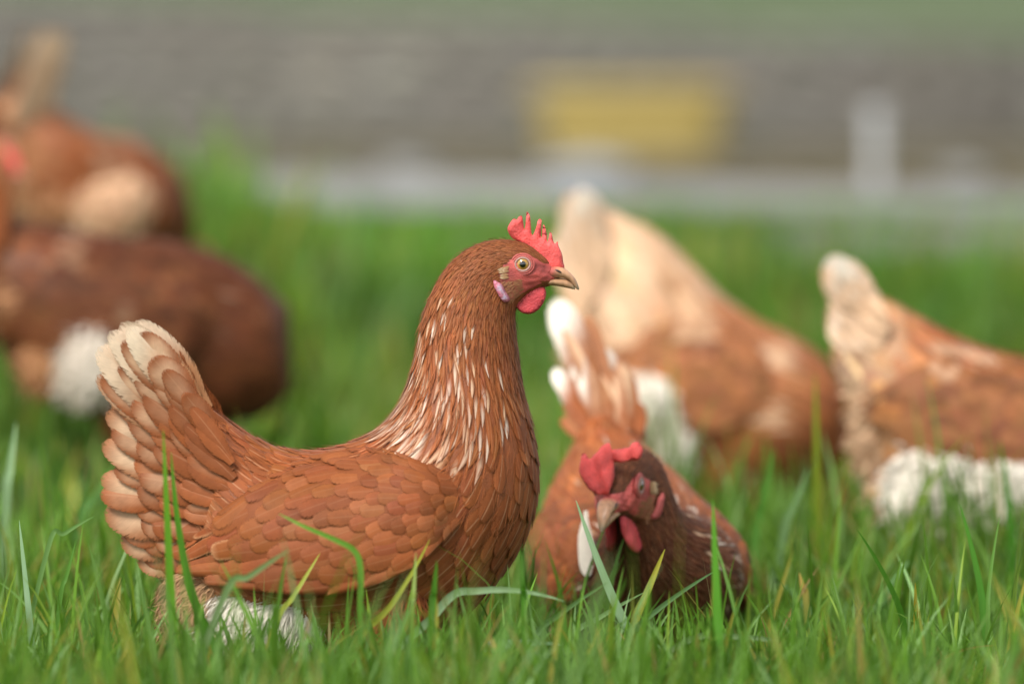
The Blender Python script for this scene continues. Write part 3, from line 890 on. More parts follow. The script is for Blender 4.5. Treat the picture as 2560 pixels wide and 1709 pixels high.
    mixf = r.uniform(0, 1, (fl.sum(), 1)) ** 1.4; tipc[fl] = np.array([.70, .46, .28]) * (1 - mixf) + WHITE * mixf; amt[fl] = r.uniform(.5, 1, fl.sum()); kind[fl] = 1
    base[br] = np.array([.38, .17, .085]); L[br] *= .55; Wd[br] *= .55
    lift = np.where(hk, .06, .082) * r.uniform(.75, 1.3, n)
    ang = r.normal(0, .10, n) + sp.get('swirl', 0) * 0
    rows, cols = (9, 5) if det == 1 else (6, 3)
    for pk, sel in (('body', ~hk), ('hackle', hk)):
        if sel.sum() == 0: continue
        A = feather_mesh(S1, i[sel], j[sel], ang[sel], L[sel] * r.uniform(.9, 1.12, sel.sum()), Wd[sel] * r.uniform(1.08, 1.3, sel.sum()), lift[sel], np.full(sel.sum(), .0002), rows, cols, pk,
                         base[sel], tipc[sel], amt[sel], kind[sel], .13)
        B.add(A[0], [A[1]], A[2], A[3], 1)
    # soft fringe over the whole bird: loose barbs
    if det >= 1:
        nf = sp.get('fuzz', 5000)
        fi = r.uniform(0, np.interp(nb + 2.5, t, np.arange(n1)), nf); fj = r.uniform(0, m1, nf)
        keep = ~(in_poly(headco(S0.at(S0.P, fi, fj)), FACE) & (st(fi) > nb - .6)); fi, fj = fi[keep], fj[keep]; nf = len(fi)
        ss = st(fi); Lf = np.interp(ss, np.arange(ns), FL) * r.uniform(.35, .7, nf)
        kb = sm(1.15, 2.3, theta(fj))[:, None]
        bc = np.array([np.interp(ss, np.arange(ns), CT[:, k]) for k in range(3)]).T * (1 - kb) + np.array([np.interp(ss, np.arange(ns), CB[:, k]) for k in range(3)]).T * kb
        bc = bc * r.uniform(.8, 1.5, (nf, 1))
        A = feather_mesh(S1, fi, fj, r.normal(0, .25, nf), Lf, np.full(nf, .0006) + Lf * .012, r.uniform(.08, .22, nf), np.full(nf, .0022), 5, 2, 'strand', bc, bc, np.zeros(nf), np.zeros(nf, int), 0)
        B.add(A[0], [A[1]], A[2], A[3], 1)
    # head and neck keep going: small details on top
    body = B.build('body', [M_SKIN, M_FEATHER if det == 1 else M_SOFT], root)
    if not sp.get('no_head'):
        hg = headco(P0[:, 1:m1 // 2]).reshape(-1, 2); hy = np.abs(P0[:, 1:m1 // 2, 1]).ravel()
        def ysurf(x, z):
            d = (hg[None, :, 0] - np.atleast_1d(x)[:, None]) ** 2 + (hg[None, :, 1] - np.atleast_1d(z)[:, None]) ** 2
            return hy[np.argpartition(d, 5, axis=1)[:, :5]].mean(1) / hsc
        build_head(root, F, Hm, float(nb + 3), sp, r, ysurf)
    build_tail(root, sp, r)
    # --- wings
    wg = sp['wing']
    na, nw = (60, 40) if det == 1 else (36, 24)
    ta = np.linspace(0, 1, na); tb = np.linspace(1, -1, nw)
    cl = crom(np.array(wg['line']), ta * (len(wg['line']) - 1)); hhw = crom(wg['half'], ta * (len(wg['half']) - 1))
    dcl = nrm(np.gradient(cl, axis=0)); pn = np.stack([-dcl[:, 1], dcl[:, 0]], 1)
    XZ = cl[:, None] + pn[:, None] * (hhw[:, None] * tb[None])[..., None]
    half = P1[:, 1:m1 // 2].reshape(-1, 3)
    half = half[half[:, 1] < 0]
    yb = np.zeros(XZ.shape[:2])
    fx = XZ.reshape(-1, 2)
    d2 = ((fx[:, None] - half[None, :, ::2]) ** 2).sum(-1) if len(half) * len(fx) < 3e7 else None
    if d2 is None:
        h2 = half[::3]; d2 = ((fx[:, None] - h2[None, :, ::2]) ** 2).sum(-1)
    else: h2 = half
    kk = np.argpartition(d2, 8, axis=1)[:, :8]
    yb = np.abs(h2[kk, 1]).mean(1).reshape(XZ.shape[:2])
    for _ in range(6):
        yb[1:-1] = (yb[:-2] + 2 * yb[1:-1] + yb[2:]) / 4; yb[:, 1:-1] = (yb[:, :-2] + 2 * yb[:, 1:-1] + yb[:, 2:]) / 4
    up = np.clip(tb, 0, 1)[None]; dn = np.clip(-tb, 0, 1)[None]
    bulge = wg.get('bulge', .014) * np.sqrt(np.clip(1 - up ** 2.2, 0, 1)) * (1 + .25 * dn ** 2) * sm(1.02, .82, ta)[:, None] * (.45 + .55 * sm(0, .25, ta)[:, None])
    Y = np.maximum(yb, wg.get('ymin', .052) * (1 - .4 * up)) + bulge + .001
    for sd in (-1, 1):
        rw = np.random.default_rng(sp.get('seed', 1) + 77 + sd)
        P = np.stack([XZ[..., 0], sd * Y, XZ[..., 1]], -1)
        skirt = P[:, -1:].copy(); skirt[..., 1] -= sd * .022; skirt[..., 2] += .012
        Pf = np.concatenate([P, skirt], 1)
        S = Surf(P, False)
        if (S.N[..., 1] * sd).sum() < 0: S.N = -S.N
        Bw = Batch()
        cw = wg.get('col', BRN * .97)
        Bw.add(Pf.reshape(-1, 3), [grid_faces(na, nw + 1)], cw * .9)
        LL = lambda i, j: (.017 + .020 * sm(.95, .2, i / na) + .016 * sm(.40, .9, j / nw) * sm(.85, .45, i / na)) * wg.get('fs', 1)
        WW = lambda i, j: (.0135 + .006 * sm(.9, .1, i / na) + .004 * sm(.40, .9, j / nw) * sm(.85, .45, i / na)) * wg.get('fs', 1)
        i, j = scatter(S, lambda a, b: a >= 0, lambda a, b: LL(a, b) * .50 / dm, lambda a, b: WW(a, b) * .57 / dm, 3000, sp.get('seed', 1) + 5)
        n = len(i)
        base = cw * rw.lognormal(0, sp.get('var', .10), (n, 1)) * (1 + np.stack([0 * i, rw.normal(0, .05, n), rw.normal(0, .07, n)], 1))
        lo = rw.uniform(0, 1, n) < .07
        base[lo] = base[lo] * .72 + LT * .28
        pale = rw.uniform(0, 1, n) < (sm(.16, .02, i / na) * .8)
        tipc = base * np.array([1.2, 1.28, 1.36]); amt = np.full(n, .6); kind = np.full(n, 3)
        tipc[pale] = BUFF; amt[pale] = .9; kind[pale] = 3
        if mot:
            pm = (noise3(S.at(S.P, i, j), sp.get('seed', 1) + 9, 42) > sp.get('mot_t', .5)) & (i / na < sp.get('mot_w', .8))
            base[pm] = base[pm] * (1 - mot) + CREAM * mot
        A = feather_mesh(S, i, j, rw.normal(.04, .10, n), LL(i, j) * rw.uniform(.9, 1.1, n), WW(i, j) * rw.uniform(1.08, 1.3, n), .105 * rw.uniform(.7, 1.3, n), np.full(n, .0003), rows, cols, 'body',
                         base, tipc, amt, kind, .14)
        Bw.add(A[0], [A[1]], A[2], A[3])
        # flight feathers tucked under the coverts, showing along the lower rear edge
        nq = 11
        k = np.linspace(0, 1, nq)
        qa = (.62 - .50 * k) * (na - 1); qb = (.86 + .08 * np.sin(k * 3)) * (nw - 1)
        A = feather_mesh(S, qa, qb, np.full(nq, .10) + rw.normal(0, .02, nq), (.085 - .03 * k) * wg.get('fs', 1), np.full(nq, .019) * wg.get('fs', 1), np.full(nq, .02), -.001 - .0004 * np.arange(nq), 10, 5, 'quill',
                         cw * rw.lognormal(-.05, .12, (nq, 1)), np.tile(wg.get('tip', BUFF), (nq, 1)), np.full(nq, .75), np.full(nq, 3), .2)
        Bw.add(A[0], [A[1]], A[2], A[3])
        Bw.build('wing', M_WING if det == 1 else M_SOFT, root)
    # --- a wisp of white down over the thigh
    if det == 1 and not sp.get('flop'):
        nw_ = 26
        p0 = np.stack([f(895, 1388)[0] + r.uniform(-.006, .004, nw_), np.full(nw_, -.094) + r.normal(0, .002, nw_), f(895, 1388)[1] + r.uniform(-.004, .004, nw_)], 1)
        A = free_feathers(p0, np.stack([np.full(nw_, -1.), r.normal(-.1, .1, nw_), r.normal(-.18, .14, nw_)], 1), np.tile([0, -1., .2], (nw_, 1)), r.uniform(.012, .032, nw_), np.full(nw_, .0014), 'hackle',
                          np.tile(WHITE, (nw_, 1)), np.tile(WHITE, (nw_, 1)), np.zeros(nw_), np.zeros(nw_, int), 6, 3, .2, r.uniform(-.1, .1, nw_), r.normal(0, .12, nw_))
        mesh_obj('down_wisp', A[0], [A[1]], M_DOWN, root, A[2], A[3])
    # --- thighs, shanks, down
    th_c = sp['thigh']
    for sd in (-1, 1):
        c0 = np.array([th_c[0], sd * th_c[2], th_c[1]]); rad = np.array(th_c[3])
        Bt = Batch()
        Bt.add(ellipsoid(c0, rad * .97).reshape(-1, 3), [grid_faces(16, 24, True)], th_c[4] * .7)
        hairs(Bt, c0, rad, 3200 if det == 1 else 350, .022 if det == 1 else .03, .0022 if det == 1 else .009, th_c[4], r, sd, (-.25, 0, -1), .2)
        Bt.build('thigh', M_DOWN, root)
        x, z = th_c[0], th_c[1] - rad[2] * .6
        zf = sp.get('foot_z', 0)
        y = sd * th_c[2] * .8
        Bl = Batch()
        V, Fc = tube([(x, y, z), (x - .012, y, z * .65 + zf * .35), (x - .004, y, z * .3 + zf * .7), (x + .004, y, zf + .012)], [.011, .0075, .0068, .0075], 10)
        lc = np.array([.55, .36, .15])
        Bl.add(V, Fc, lc)
        for a, l in ((0, .052), (.5, .044), (-.5, .044), (math.pi, .022)):
            tt = np.linspace(0, 1, 6)
            pts = np.stack([x + .004 + np.cos(a) * l * tt, y + np.sin(a) * l * tt, zf + .010 + .004 * np.sin(tt * 3.14) - .006 * tt], 1)
            V, Fc = tube(pts, .0062 * (1 - .75 * tt) + .0005, 8); Bl.add(V, Fc, lc * .95)
        Bl.build('leg', M_LEG, root)
    Bf = Batch()
    for c0, rad, colr, cnt in sp['fluff']:
        for sd in (-1, 1):
            c1 = np.array([c0[0], sd * c0[2], c0[1]])
            Bf.add(ellipsoid(c1, np.array(rad) * .84).reshape(-1, 3), [grid_faces(16, 24, True)], np.asarray(colr) * .9)
            hairs(Bf, c1, rad, cnt, (.021 if det == 1 else .028), (.0010 if det == 1 else .006), colr, r, sd, (-.35, 0, -.8), .28 if det == 1 else .45, up=.06)
    Bf.build('down', M_DOWN, root)
    return root

def L_of(ox, oy, k):
    return lambda px, py: np.array([(px - ox) / k, (oy - py) / k])

# the hen in focus
f = L_of(800, 1790, 2875.)
rows_ = [((545, 1035), (440, 1450), .036, 34, 14, BRN * 1.1, LT, 0), ((600, 1068), (500, 1560), .062, 32, 14, BRN * 1.1, BUFF * .8, .04), ((680, 1110), (620, 1625), .078, 28, 14, BRN * 1.08, LT, .04),
         ((760, 1124), (760, 1650), .087, 27, 14, BRN * 1.08, BRN, .05), ((850, 1112), (910, 1650), .090, 27, 14, BRN * 1.1, BRN * .95, .06), ((920, 1085), (1060, 1608), .089, 27, 14, BRN * 1.15, BRN, .45),
         ((970, 1048), (1180, 1520), .084, 28, 13.5, BRN * 1.2, BRN, .9), ((1000, 1008), (1262, 1425), .077, 29, 13, BRN * 1.2, BRN * 1.02, .92), ((1022, 958), (1322, 1325), .068, 29, 12.5, BRN * 1.2, BRN * 1.05, .9),
         ((1037, 908), (1347, 1205), .058, 28, 11, BRN * 1.2, BRN * 1.05, .82), ((1046, 860), (1337, 1085), .0495, 25, 8, BRN * 1.15, BRN * 1.05, .65), ((1056, 800), (1312, 985), .042, 21, 5.6, BRN * 1.08, BRN, .38),
         ((1078, 735), (1297, 882), .036, 16, 4.2, BRN, BRN * .85, .10), ((1113, 672), (1290, 812), .0305, 12, 3.4, BRN * .95, BRN * .7, .03)]
pairs = [(f(*a), f(*b)) + tuple(rest) for a, b, *rest in rows_]
K = 1 / 2875.
main = dict(pairs=pairs, head=(*f(1308.3, 653.8), 0.0), detail=1, seed=3, maxf=9000, headcol=BRN * .80,
            tail=dict(piv=f(*TAIL_PIV)),
            wing=dict(line=[f(545, 1375), f(690, 1325), (f(850, 1285)), f(1010, 1250), f(1150, 1225)], half=[v * K for v in (72, 135, 165, 140, 62)]),
            thigh=(*f(950, 1525), .052, np.array([150, 118, 118]) * K * np.array([1, .9, 1]), BRN * 1.05),
            fluff=[((*f(660, 1530), .056), (.060, .024, .030), np.array([.80, .74, .63]), 9000), ((*f(500, 1505), .024), (.036, .036, .038), np.array([.46, .27, .14]), 6000)])
p = SPOTS['main']
HENS = []
HENS.append(make_hen('brown hen in sharp profile with pale-flecked neck, pale tail and red comb', main, (p[0], p[1], float(ground(p[0], p[1]))), 0))

# the hen that forages towards the camera
mm = lambda x, z: np.array([x, z]) * .001
DB = np.array([.155, .043, .014])
rows_ = [((-168, 228), (-192, 130), .036, 34, 15, BRN * 1.25, LT, .2), ((-132, 216), (-152, 75), .060, 32, 15, BRN * 1.25, BUFF * .7, .2), ((-82, 202), (-96, 45), .080, 30, 15, BRN * 1.1, BRN, .06),
         ((-22, 190), (-26, 30), .081, 28, 15, BRN, BRN, .05), ((40, 178), (46, 28), .083, 28, 14, BRN * .95, DB * .9, .05), ((84, 168), (100, 44), .076, 28, 13, BRN * .85, DB * .8, .3),
         ((108, 166), (138, 66), .068, 28, 11, DB * .9, DB * .62, .45), ((128, 172), (162, 92), .049, 24, 8, DB * .72, DB * .55, .25), ((146, 184), (176, 116), .037, 18, 5.5, DB * .62, DB * .5, .05)]
pairs = [(mm(*a), mm(*b)) + tuple(rest) for a, b, *rest in rows_]
def turn(P, s):
    a = -R(30) * sm(5.2, 9.5, s); x, y = P[:, 0] - .115, P[:, 1]
    Q = P.copy()
    P = P.copy(); y = y - .012 * sm(5.2, 9.5, s)
    Q[:, 0] = .115 + np.cos(a) * x - np.sin(a) * y; Q[:, 1] = np.sin(a) * x + np.cos(a) * y
    return Q
def fan(rows):
    out = []
    for bx, by, tx, ty, wd, base, tipc, amt, kd, dep in rows:
        k = 2563.
        q = lambda x, y: (-(1505 - x) / k, (1700 - y) / k * 1.0)      # the hen's left is the viewer's right
        (y0, z0), (y1, z1) = q(bx, by), q(tx, ty)
        out.append((y0, z0 - .012, y1, z1 - .012, -.185 + dep * .5, -.225 + dep, wd / k, base, tipc, amt, kd))
    return out
OR, OL = BRN * 1.15, LT * .82
FAN = [(1505, 1070, 1416, 772, 88, OL, WHITE * 1.1, .98, 2, -.020), (1515, 1070, 1448, 800, 74, OL, CREAM, .9, 4, -.014), (1540, 1070, 1486, 822, 52, OL, BUFF, .6, 3, -.022), (1480, 1075, 1428, 880, 60, OL, WHITE, .95, 4, -.006),
       (1500, 1075, 1456, 905, 62, OL, CREAM, .8, 4, 0), (1470, 1080, 1402, 945, 54, OR, WHITE * 1.05, 1, 2, 0), (1465, 1085, 1414, 985, 52, OR, WHITE, .9, 2, .006), (1560, 1075, 1516, 862, 48, OR, OL, .7, 3, -.02),
       (1560, 1080, 1498, 905, 46, OL, CREAM, .9, 4, -.004), (1572, 1080, 1540, 893, 56, OL, WHITE * .95, .95, 2, -.010), (1580, 1085, 1566, 925, 50, OL, CREAM, .9, 4, -.006), (1590, 1090, 1592, 965, 36, OR, BUFF, .6, 3, -.006),
       (1555, 1090, 1530, 950, 58, OR, CREAM * .9, .8, 4, .004), (1530, 1090, 1492, 950, 60, OL, BUFF, .6, 4, .008), (1505, 1095, 1450, 970, 60, OR, OL, .7, 3, .010), (1575, 1100, 1560, 985, 54, OR, CREAM, .7, 1, .010),
       (1480, 1105, 1430, 1020, 58, OR, OL, .7, 3, .016), (1520, 1105, 1485, 1000, 62, OL, OR, .7, 3, .018), (1555, 1110, 1530, 1005, 60, OL, CREAM, .6, 1, .018), (1595, 1110, 1600, 1030, 52, OR, OL, .7, 3, .014),
       (1465, 1130, 1425, 1060, 56, OR, BUFF, .5, 1, .022), (1505, 1130, 1480, 1045, 60, OR, WHITE, .6, 1, .026), (1545, 1130, 1535, 1045, 60, OL, OR, .6, 3, .026), (1590, 1135, 1605, 1065, 54, OR, OL, .6, 3, .020)]
front = dict(pairs=pairs, head=(.210, .199, R(14)), hscale=1.14, var=.2, detail=1, seed=8, maxf=6000, headcol=DB * .62, pose=turn, flop=True, dark_eye=True, fuzz=4000,
             tail=dict(custom=fan(FAN)), comb_k=1.22, wattle_k=1.5, lobecol=(.45, .10, .09),
             wing=dict(line=[mm(-150, 90), mm(-90, 100), mm(-30, 112), mm(40, 116), mm(92, 112)], half=[.020, .042, .056, .052, .022], bulge=.011, col=BRN * .9),
             thigh=(.0, .060, .050, np.array([.040, .036, .036]), DB), fluff=[((-.125, .085, .035), (.040, .030, .034), BUFF, 1500)], foot_z=0.0)
p = SPOTS['front']
front_hen = make_hen('hen facing the camera low in the grass, comb flopped over one eye', front, (p[0], p[1], float(ground(p[0], p[1]))), math.atan2(-.4, .0705))
HENS.append(front_hen)
# a white feather that has come loose on its shoulder
A = free_feathers(np.array([[.118, -.074, .170]]), np.array([[.13, -.10, -.99]]), np.array([[.9, -.35, .1]]), np.array([.060]), np.array([.0135]), 'quill', np.array([WHITE]), np.array([WHITE]), np.zeros(1), np.zeros(1, int), 12, 5, .2, -.06, .08)
mesh_obj('loose_feather', A[0], [A[1]], M_DOWN, front_hen, A[2], A[3])['label'] = 'white loose feather on the shoulder'

# the feeding hens behind, out of focus
def feeding(px_rows, org, k, headpx, pitch, cols, seed, wline, half, tailpiv, trot, tscale, thigh, fluff, mottle, headcol=BRN, pose=None, **kw):
    g = L_of(*org, k)
    ct, cb = cols
    n = len(px_rows)
    pr = []
    for q, (a, b, wd) in enumerate(px_rows):
        ln = np.interp(q / (n - 1), [0, .5, .8, 1], [38, 34, 30, 20]); fw = np.interp(q / (n - 1), [0, .5, .8, 1], [18, 18, 13, 6])
        c1 = crom(np.array(ct), np.array([q / (n - 1) * (len(ct) - 1)]))[0]; c2 = crom(np.array(cb), np.array([q / (n - 1) * (len(cb) - 1)]))[0]
        pr.append((g(*a), g(*b), wd, ln, fw, np.clip(c1, .01, .9), np.clip(c2, .01, .9), .02))
    return dict(pairs=pr, head=(*g(*headpx), pitch), detail=0, var=.24, seed=seed, maxf=1800, headcol=headcol, pose=pose, mottle=mottle, mot_t=kw.get('mot_t', .5), mot_w=kw.get('mot_w', .8),
                mot_s=kw.get('mot_s', n * .6),
                tail=dict(piv=g(*tailpiv), rot=trot, scale=tscale, **kw.get('tail', {})),
                wing=dict(line=[g(*v) for v in wline], half=[v / k for v in half], **kw.get('wing', {})),
                thigh=(*g(*thigh), .050, np.array([.045, .038, .045]), kw.get('thighcol', BRN)),
                fluff=[((*g(*c), yy), rd, np.asarray(cl), 1100) for c, yy, rd, cl in fluff])

ROWS4 = [((1500, 520), (1440, 815), .034), ((1570, 548), (1475, 975), .060), ((1640, 582), (1550, 1095), .078), ((1720, 655), (1640, 1185), .087), ((1800, 738), (1735, 1235), .090),
         ((1890, 800), (1840, 1255), .088), ((1980, 844), (1925, 1250), .082), ((2058, 895), (1985, 1235), .070), ((2103, 960), (2012, 1210), .056), ((2120, 1035), (2030, 1195), .044), ((2124, 1105), (2045, 1190), .036)]
ORG4 = (1800, 1335)
T4 = dict(c0=CREAM, t0=WHITE, c0b=CREAM * .95, t0b=WHITE * .95, c1=CREAM * .9, t1=WHITE * .95, fold=.55)
pale = feeding(ROWS4, ORG4, 2029., (2105, 1285), R(66), ([CREAM * 1.05, CREAM * .98, BUFF * 1.05, LT * 1.1, LT, BRN * 1.2, BRN], [CREAM * 1.1, CREAM, BUFF, BRN * 1.15, BRN, BRN * .9, BRN * .8]), 21,
               [(1500, 960), (1600, 950), (1700, 930), (1810, 930), (1930, 960)], [60, 120, 140, 140, 60], (1500, 690), R(-22), .70, (1770, 1200),
               [((1590, 995), .080, (.052, .028, .038), WHITE * 1.1), ((1680, 1110), .078, (.024, .024, .036), WHITE), ((1500, 880), .030, (.04, .03, .055), CREAM)], .75,
               tail=T4, wing=dict(col=LT * .86, bulge=.006), mot_t=.25, mot_w=.7)
p = SPOTS['pale']
HENS.append(make_hen('pale buff and brown hen bent down feeding behind the hen that faces the camera', pale, (p[0], p[1], float(ground(p[0], p[1]))), 0, 6.4 / 7))

ROWS5 = [((2150, 760), (2112, 980), .036), ((2212, 748), (2160, 1110), .062), ((2290, 790), (2235, 1215), .080), ((2380, 838), (2330, 1300), .090), ((2480, 876), (2440, 1340), .092),
         ((2590, 905), (2560, 1340), .090), ((2690, 940), (2660, 1310), .080), ((2765, 1000), (2710, 1265), .062), ((2805, 1080), (2740, 1245), .048), ((2828, 1160), (2770, 1262), .038)]
right = feeding(ROWS5, (2480, 1430), 2291., (2840, 1300), R(70), ([CREAM, BUFF * .9, BRN * 1.35, BRN * 1.2, BRN * 1.1, BRN], [CREAM, BUFF, LT, BRN, BRN * .9, BRN * .8]), 33,
                [(2205, 1010), (2310, 1010), (2420, 1020), (2560, 1020), (2680, 1030)], [60, 120, 140, 130, 60], (2195, 800), R(2), .54, (2450, 1290),
                [((2320, 1205), .078, (.060, .030, .050), WHITE), ((2465, 1215), .086, (.058, .025, .044), WHITE), ((2180, 1000), .022, (.020, .030, .075), CREAM * .9), ((2250, 1200), .03, (.03, .03, .035), CREAM)], .6,
                tail=dict(T4, fold=.7, wide=1.2, thick=1.2), wing=dict(col=LT * .66, bulge=.006), mot_t=.6, mot_w=.5)
p = SPOTS['right']
HENS.append(make_hen('brown and cream hen with white down, cut by the edge beside the pale buff hen', right, (p[0], p[1], float(ground(p[0], p[1]))), 0, 5.85 / 6.2))

ROWS3 = [((-10, 575), (-10, 800), .040), ((70, 590), (60, 940), .065), ((180, 612), (165, 1020), .082), ((300, 630), (290, 1050), .090), ((420, 640), (430, 1052), .090),
         ((520, 664), (545, 1062), .086), ((610, 715), (640, 1045), .076), ((675, 775), (700, 990), .060), ((700, 800), (700, 940), .047), ((690, 870), (650, 980), .038)]
def away(P, s):
    Q = P.copy(); Q[:, 1] += .15 * sm(6.0, 10.5, s); return Q
dark = feeding(ROWS3, (350, 1160), 1900., (600, 1005), R(95), ([LT * .6, BRN * .50, BRN * .42, BRN * .40, BRN * .52, BRN * .6], [LT * .6, BRN * .5, BRN * .42, BRN * .45, BRN * .5, BRN * .4]), 41,
               [(60, 790), (180, 790), (300, 785), (430, 790), (545, 820)], [70, 125, 140, 135, 60], (20, 640), R(-25), .85, (330, 1010),
               [((235, 905), .080, (.042, .028, .052), WHITE * np.array([.95, .9, .88])), ((140, 900), .05, (.03, .03, .04), BUFF)], .22, pose=away,
               tail=dict(c0=LT, t0=BUFF, c0b=LT, t0b=BUFF, c1=BRN, t1=BUFF, fold=.6), wing=dict(col=BRN * .38, bulge=.012), mot_t=.8, mot_w=.6, thighcol=BRN * .6, headcol=BRN * .6)
p = SPOTS['dark']
HENS.append(make_hen('dark reddish-brown hen with rounded breast and one white patch of down', dark, (p[0], p[1], float(ground(p[0], p[1]))), R(3), 6.5 / 7))

far = feeding(ROWS5, (2480, 1430), 2291., (2840, 1300), R(60), ([LT, LT, BRN * 1.05, BRN * .95, BRN * .85, BRN * .8], [BUFF, LT, BRN, BRN * .85, BRN * .8, BRN * .8]), 55,
              [(2205, 1010), (2310, 1010), (2420, 1020), (2560, 1020), (2680, 1030)], [60, 120, 140, 130, 60], (2195, 800), R(-52), .74, (2450, 1290),
              [((2400, 1090), .090, (.062, .03, .042), CREAM * 1.25), ((2280, 1060), .055, (.05, .03, .05), BUFF)], .4, tail=dict(c0=np.array([.40, .28, .17]), t0=np.array([.5, .38, .25]), c0b=np.array([.40, .28, .17]), t0b=np.array([.5, .38, .25]), c1=np.array([.36, .24, .14]), t1=np.array([.5, .38, .25]), fold=.16, wide=.45), wing=dict(col=BRN * .9, bulge=.013), mot_t=.5)
p = SPOTS['far']
HENS.append(make_hen('brown hen feeding tail-up on the bank, farthest from the camera', far, (p[0], p[1], float(ground(p[0], p[1]))), R(38), 7.5 / 8))

edge = dict(main, detail=0, seed=66, maxf=1500, fluff=[(main['fluff'][0][0], main['fluff'][0][1], main['fluff'][0][2], 500)])
p = SPOTS['edge']
HENS.append(make_hen('hen of which only the red face shows, cut by the edge above the dark hen', edge, (p[0], p[1], float(ground(p[0], p[1]))), 0, .88 * 6.9 / 7.2))

# ------------------------------------------------------------------ grass
def grass_mat():
    m, t, p = mat('grass blades')
    at = nd(t, 'ShaderNodeAttribute', attribute_name='Col')
    uv = nd(t, 'ShaderNodeUVMap'); sep = nd(t, 'ShaderNodeSeparateXYZ'); t.links.new(uv.outputs[0], sep.inputs[0])
    cx = nd(t, 'ShaderNodeCombineXYZ'); t.links.new(math_n(t, 'MULTIPLY', sep.outputs[0], 9.0), cx.inputs[0]); t.links.new(math_n(t, 'MULTIPLY', sep.outputs[1], 1.5), cx.inputs[1])
    nz = nd(t, 'ShaderNodeTexNoise'); nz.inputs['Scale'].default_value = 1.0; nz.inputs['Detail'].default_value = 2
    t.links.new(cx.outputs[0], nz.inputs['Vector'])
    vm = nd(t, 'ShaderNodeVectorMath', operation='SCALE'); t.links.new(at.outputs['Color'], vm.inputs[0])
    t.links.new(math_n(t, 'MULTIPLY_ADD', nz.outputs[0], .5, .75), vm.inputs['Scale'])
    t.links.new(vm.outputs[0], p.inputs['Base Color'])
    p.inputs['Roughness'].default_value = .45; p.inputs['Specular IOR Level'].default_value = .28
    tr = nd(t, 'ShaderNodeBsdfTranslucent')
    v2 = nd(t, 'ShaderNodeVectorMath', operation='MULTIPLY'); t.links.new(vm.outputs[0], v2.inputs[0]); v2.inputs[1].default_value = (1.1, 1.25, .6)
    t.links.new(v2.outputs[0], tr.inputs['Color'])
    mx = nd(t, 'ShaderNodeMixShader'); mx.inputs[0].default_value = .35
    t.links.new(p.outputs[0], mx.inputs[1]); t.links.new(tr.outputs[0], mx.inputs[2])
    t.links.new(mx.outputs[0], t.nodes['Material Output'].inputs['Surface'])
    return m
M_GRASS = grass_mat()

GREENS = np.array([[.115, .225, .030], [.15, .28, .045], [.19, .32, .11], [.085, .175, .028], [.25, .38, .19], [.21, .30, .035], [.36, .30, .07], [.30, .19, .085]])
GP = np.array([.30, .24, .13, .16, .05, .06, .035, .025])

def blades(x, y, h, wd, az, lean, curv, face, col, rows, cols, tipcol=None, z0=None):
    n = len(x); v = np.linspace(0, 1, rows)
    phi = lean[:, None] + curv[:, None] * v ** 1.4
    seg = h[:, None] / (rows - 1)
    hx = np.concatenate([np.zeros((n, 1)), np.cumsum(np.sin(phi[:, :-1]) * seg, 1)], 1)
    hz_ = np.concatenate([np.zeros((n, 1)), np.cumsum(np.cos(phi[:, :-1]) * seg, 1)], 1)
    g = ground(x, y) if z0 is None else z0
    cen = np.stack([x[:, None] + hx * np.cos(az)[:, None], y[:, None] + hx * np.sin(az)[:, None], g[:, None] + hz_ - .004], -1)
    d = np.stack([np.cos(face), np.sin(face), 0 * face], -1)
    pw = (.75 + .25 * np.sin(np.clip(v * 2.2, 0, 1.57))) * np.clip(1 - v ** 3.2, 0, 1) ** .8
    pw[-1] = .02
    u = np.linspace(-1, 1, cols)
    V = cen[:, :, None] + d[:, None, None] * (wd[:, None] / 2 * pw)[:, :, None, None] * u[None, None, :, None]
    if cols == 3:
        nn = np.stack([-np.sin(face), np.cos(face), 0 * face], -1)
        V[:, :, 1] += nn[:, None] * (wd[:, None] * .22 * pw)[..., None]
    C = np.broadcast_to(col[:, None, None], (n, rows, cols, 3)).copy()
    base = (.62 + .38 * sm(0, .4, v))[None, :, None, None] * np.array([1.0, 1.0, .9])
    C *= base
    if tipcol is not None:
        k = sm(.55, .95, v)[None, :, None, None]; C = C * (1 - k) + tipcol[:, None, None] * k
    UV = np.stack(np.broadcast_arrays((u[None, None] + 1) / 2 + rng.uniform(0, 50, (n, 1, 1)), v[None, :, None] + 0 * x[:, None, None]), -1)
    f = grid_faces(rows, cols)
    Fc = (f[None] + (np.arange(n) * rows * cols)[:, None, None]).reshape(-1, 4)
    return V.reshape(-1, 3), Fc, C.reshape(-1, 3), UV.reshape(-1, 2)

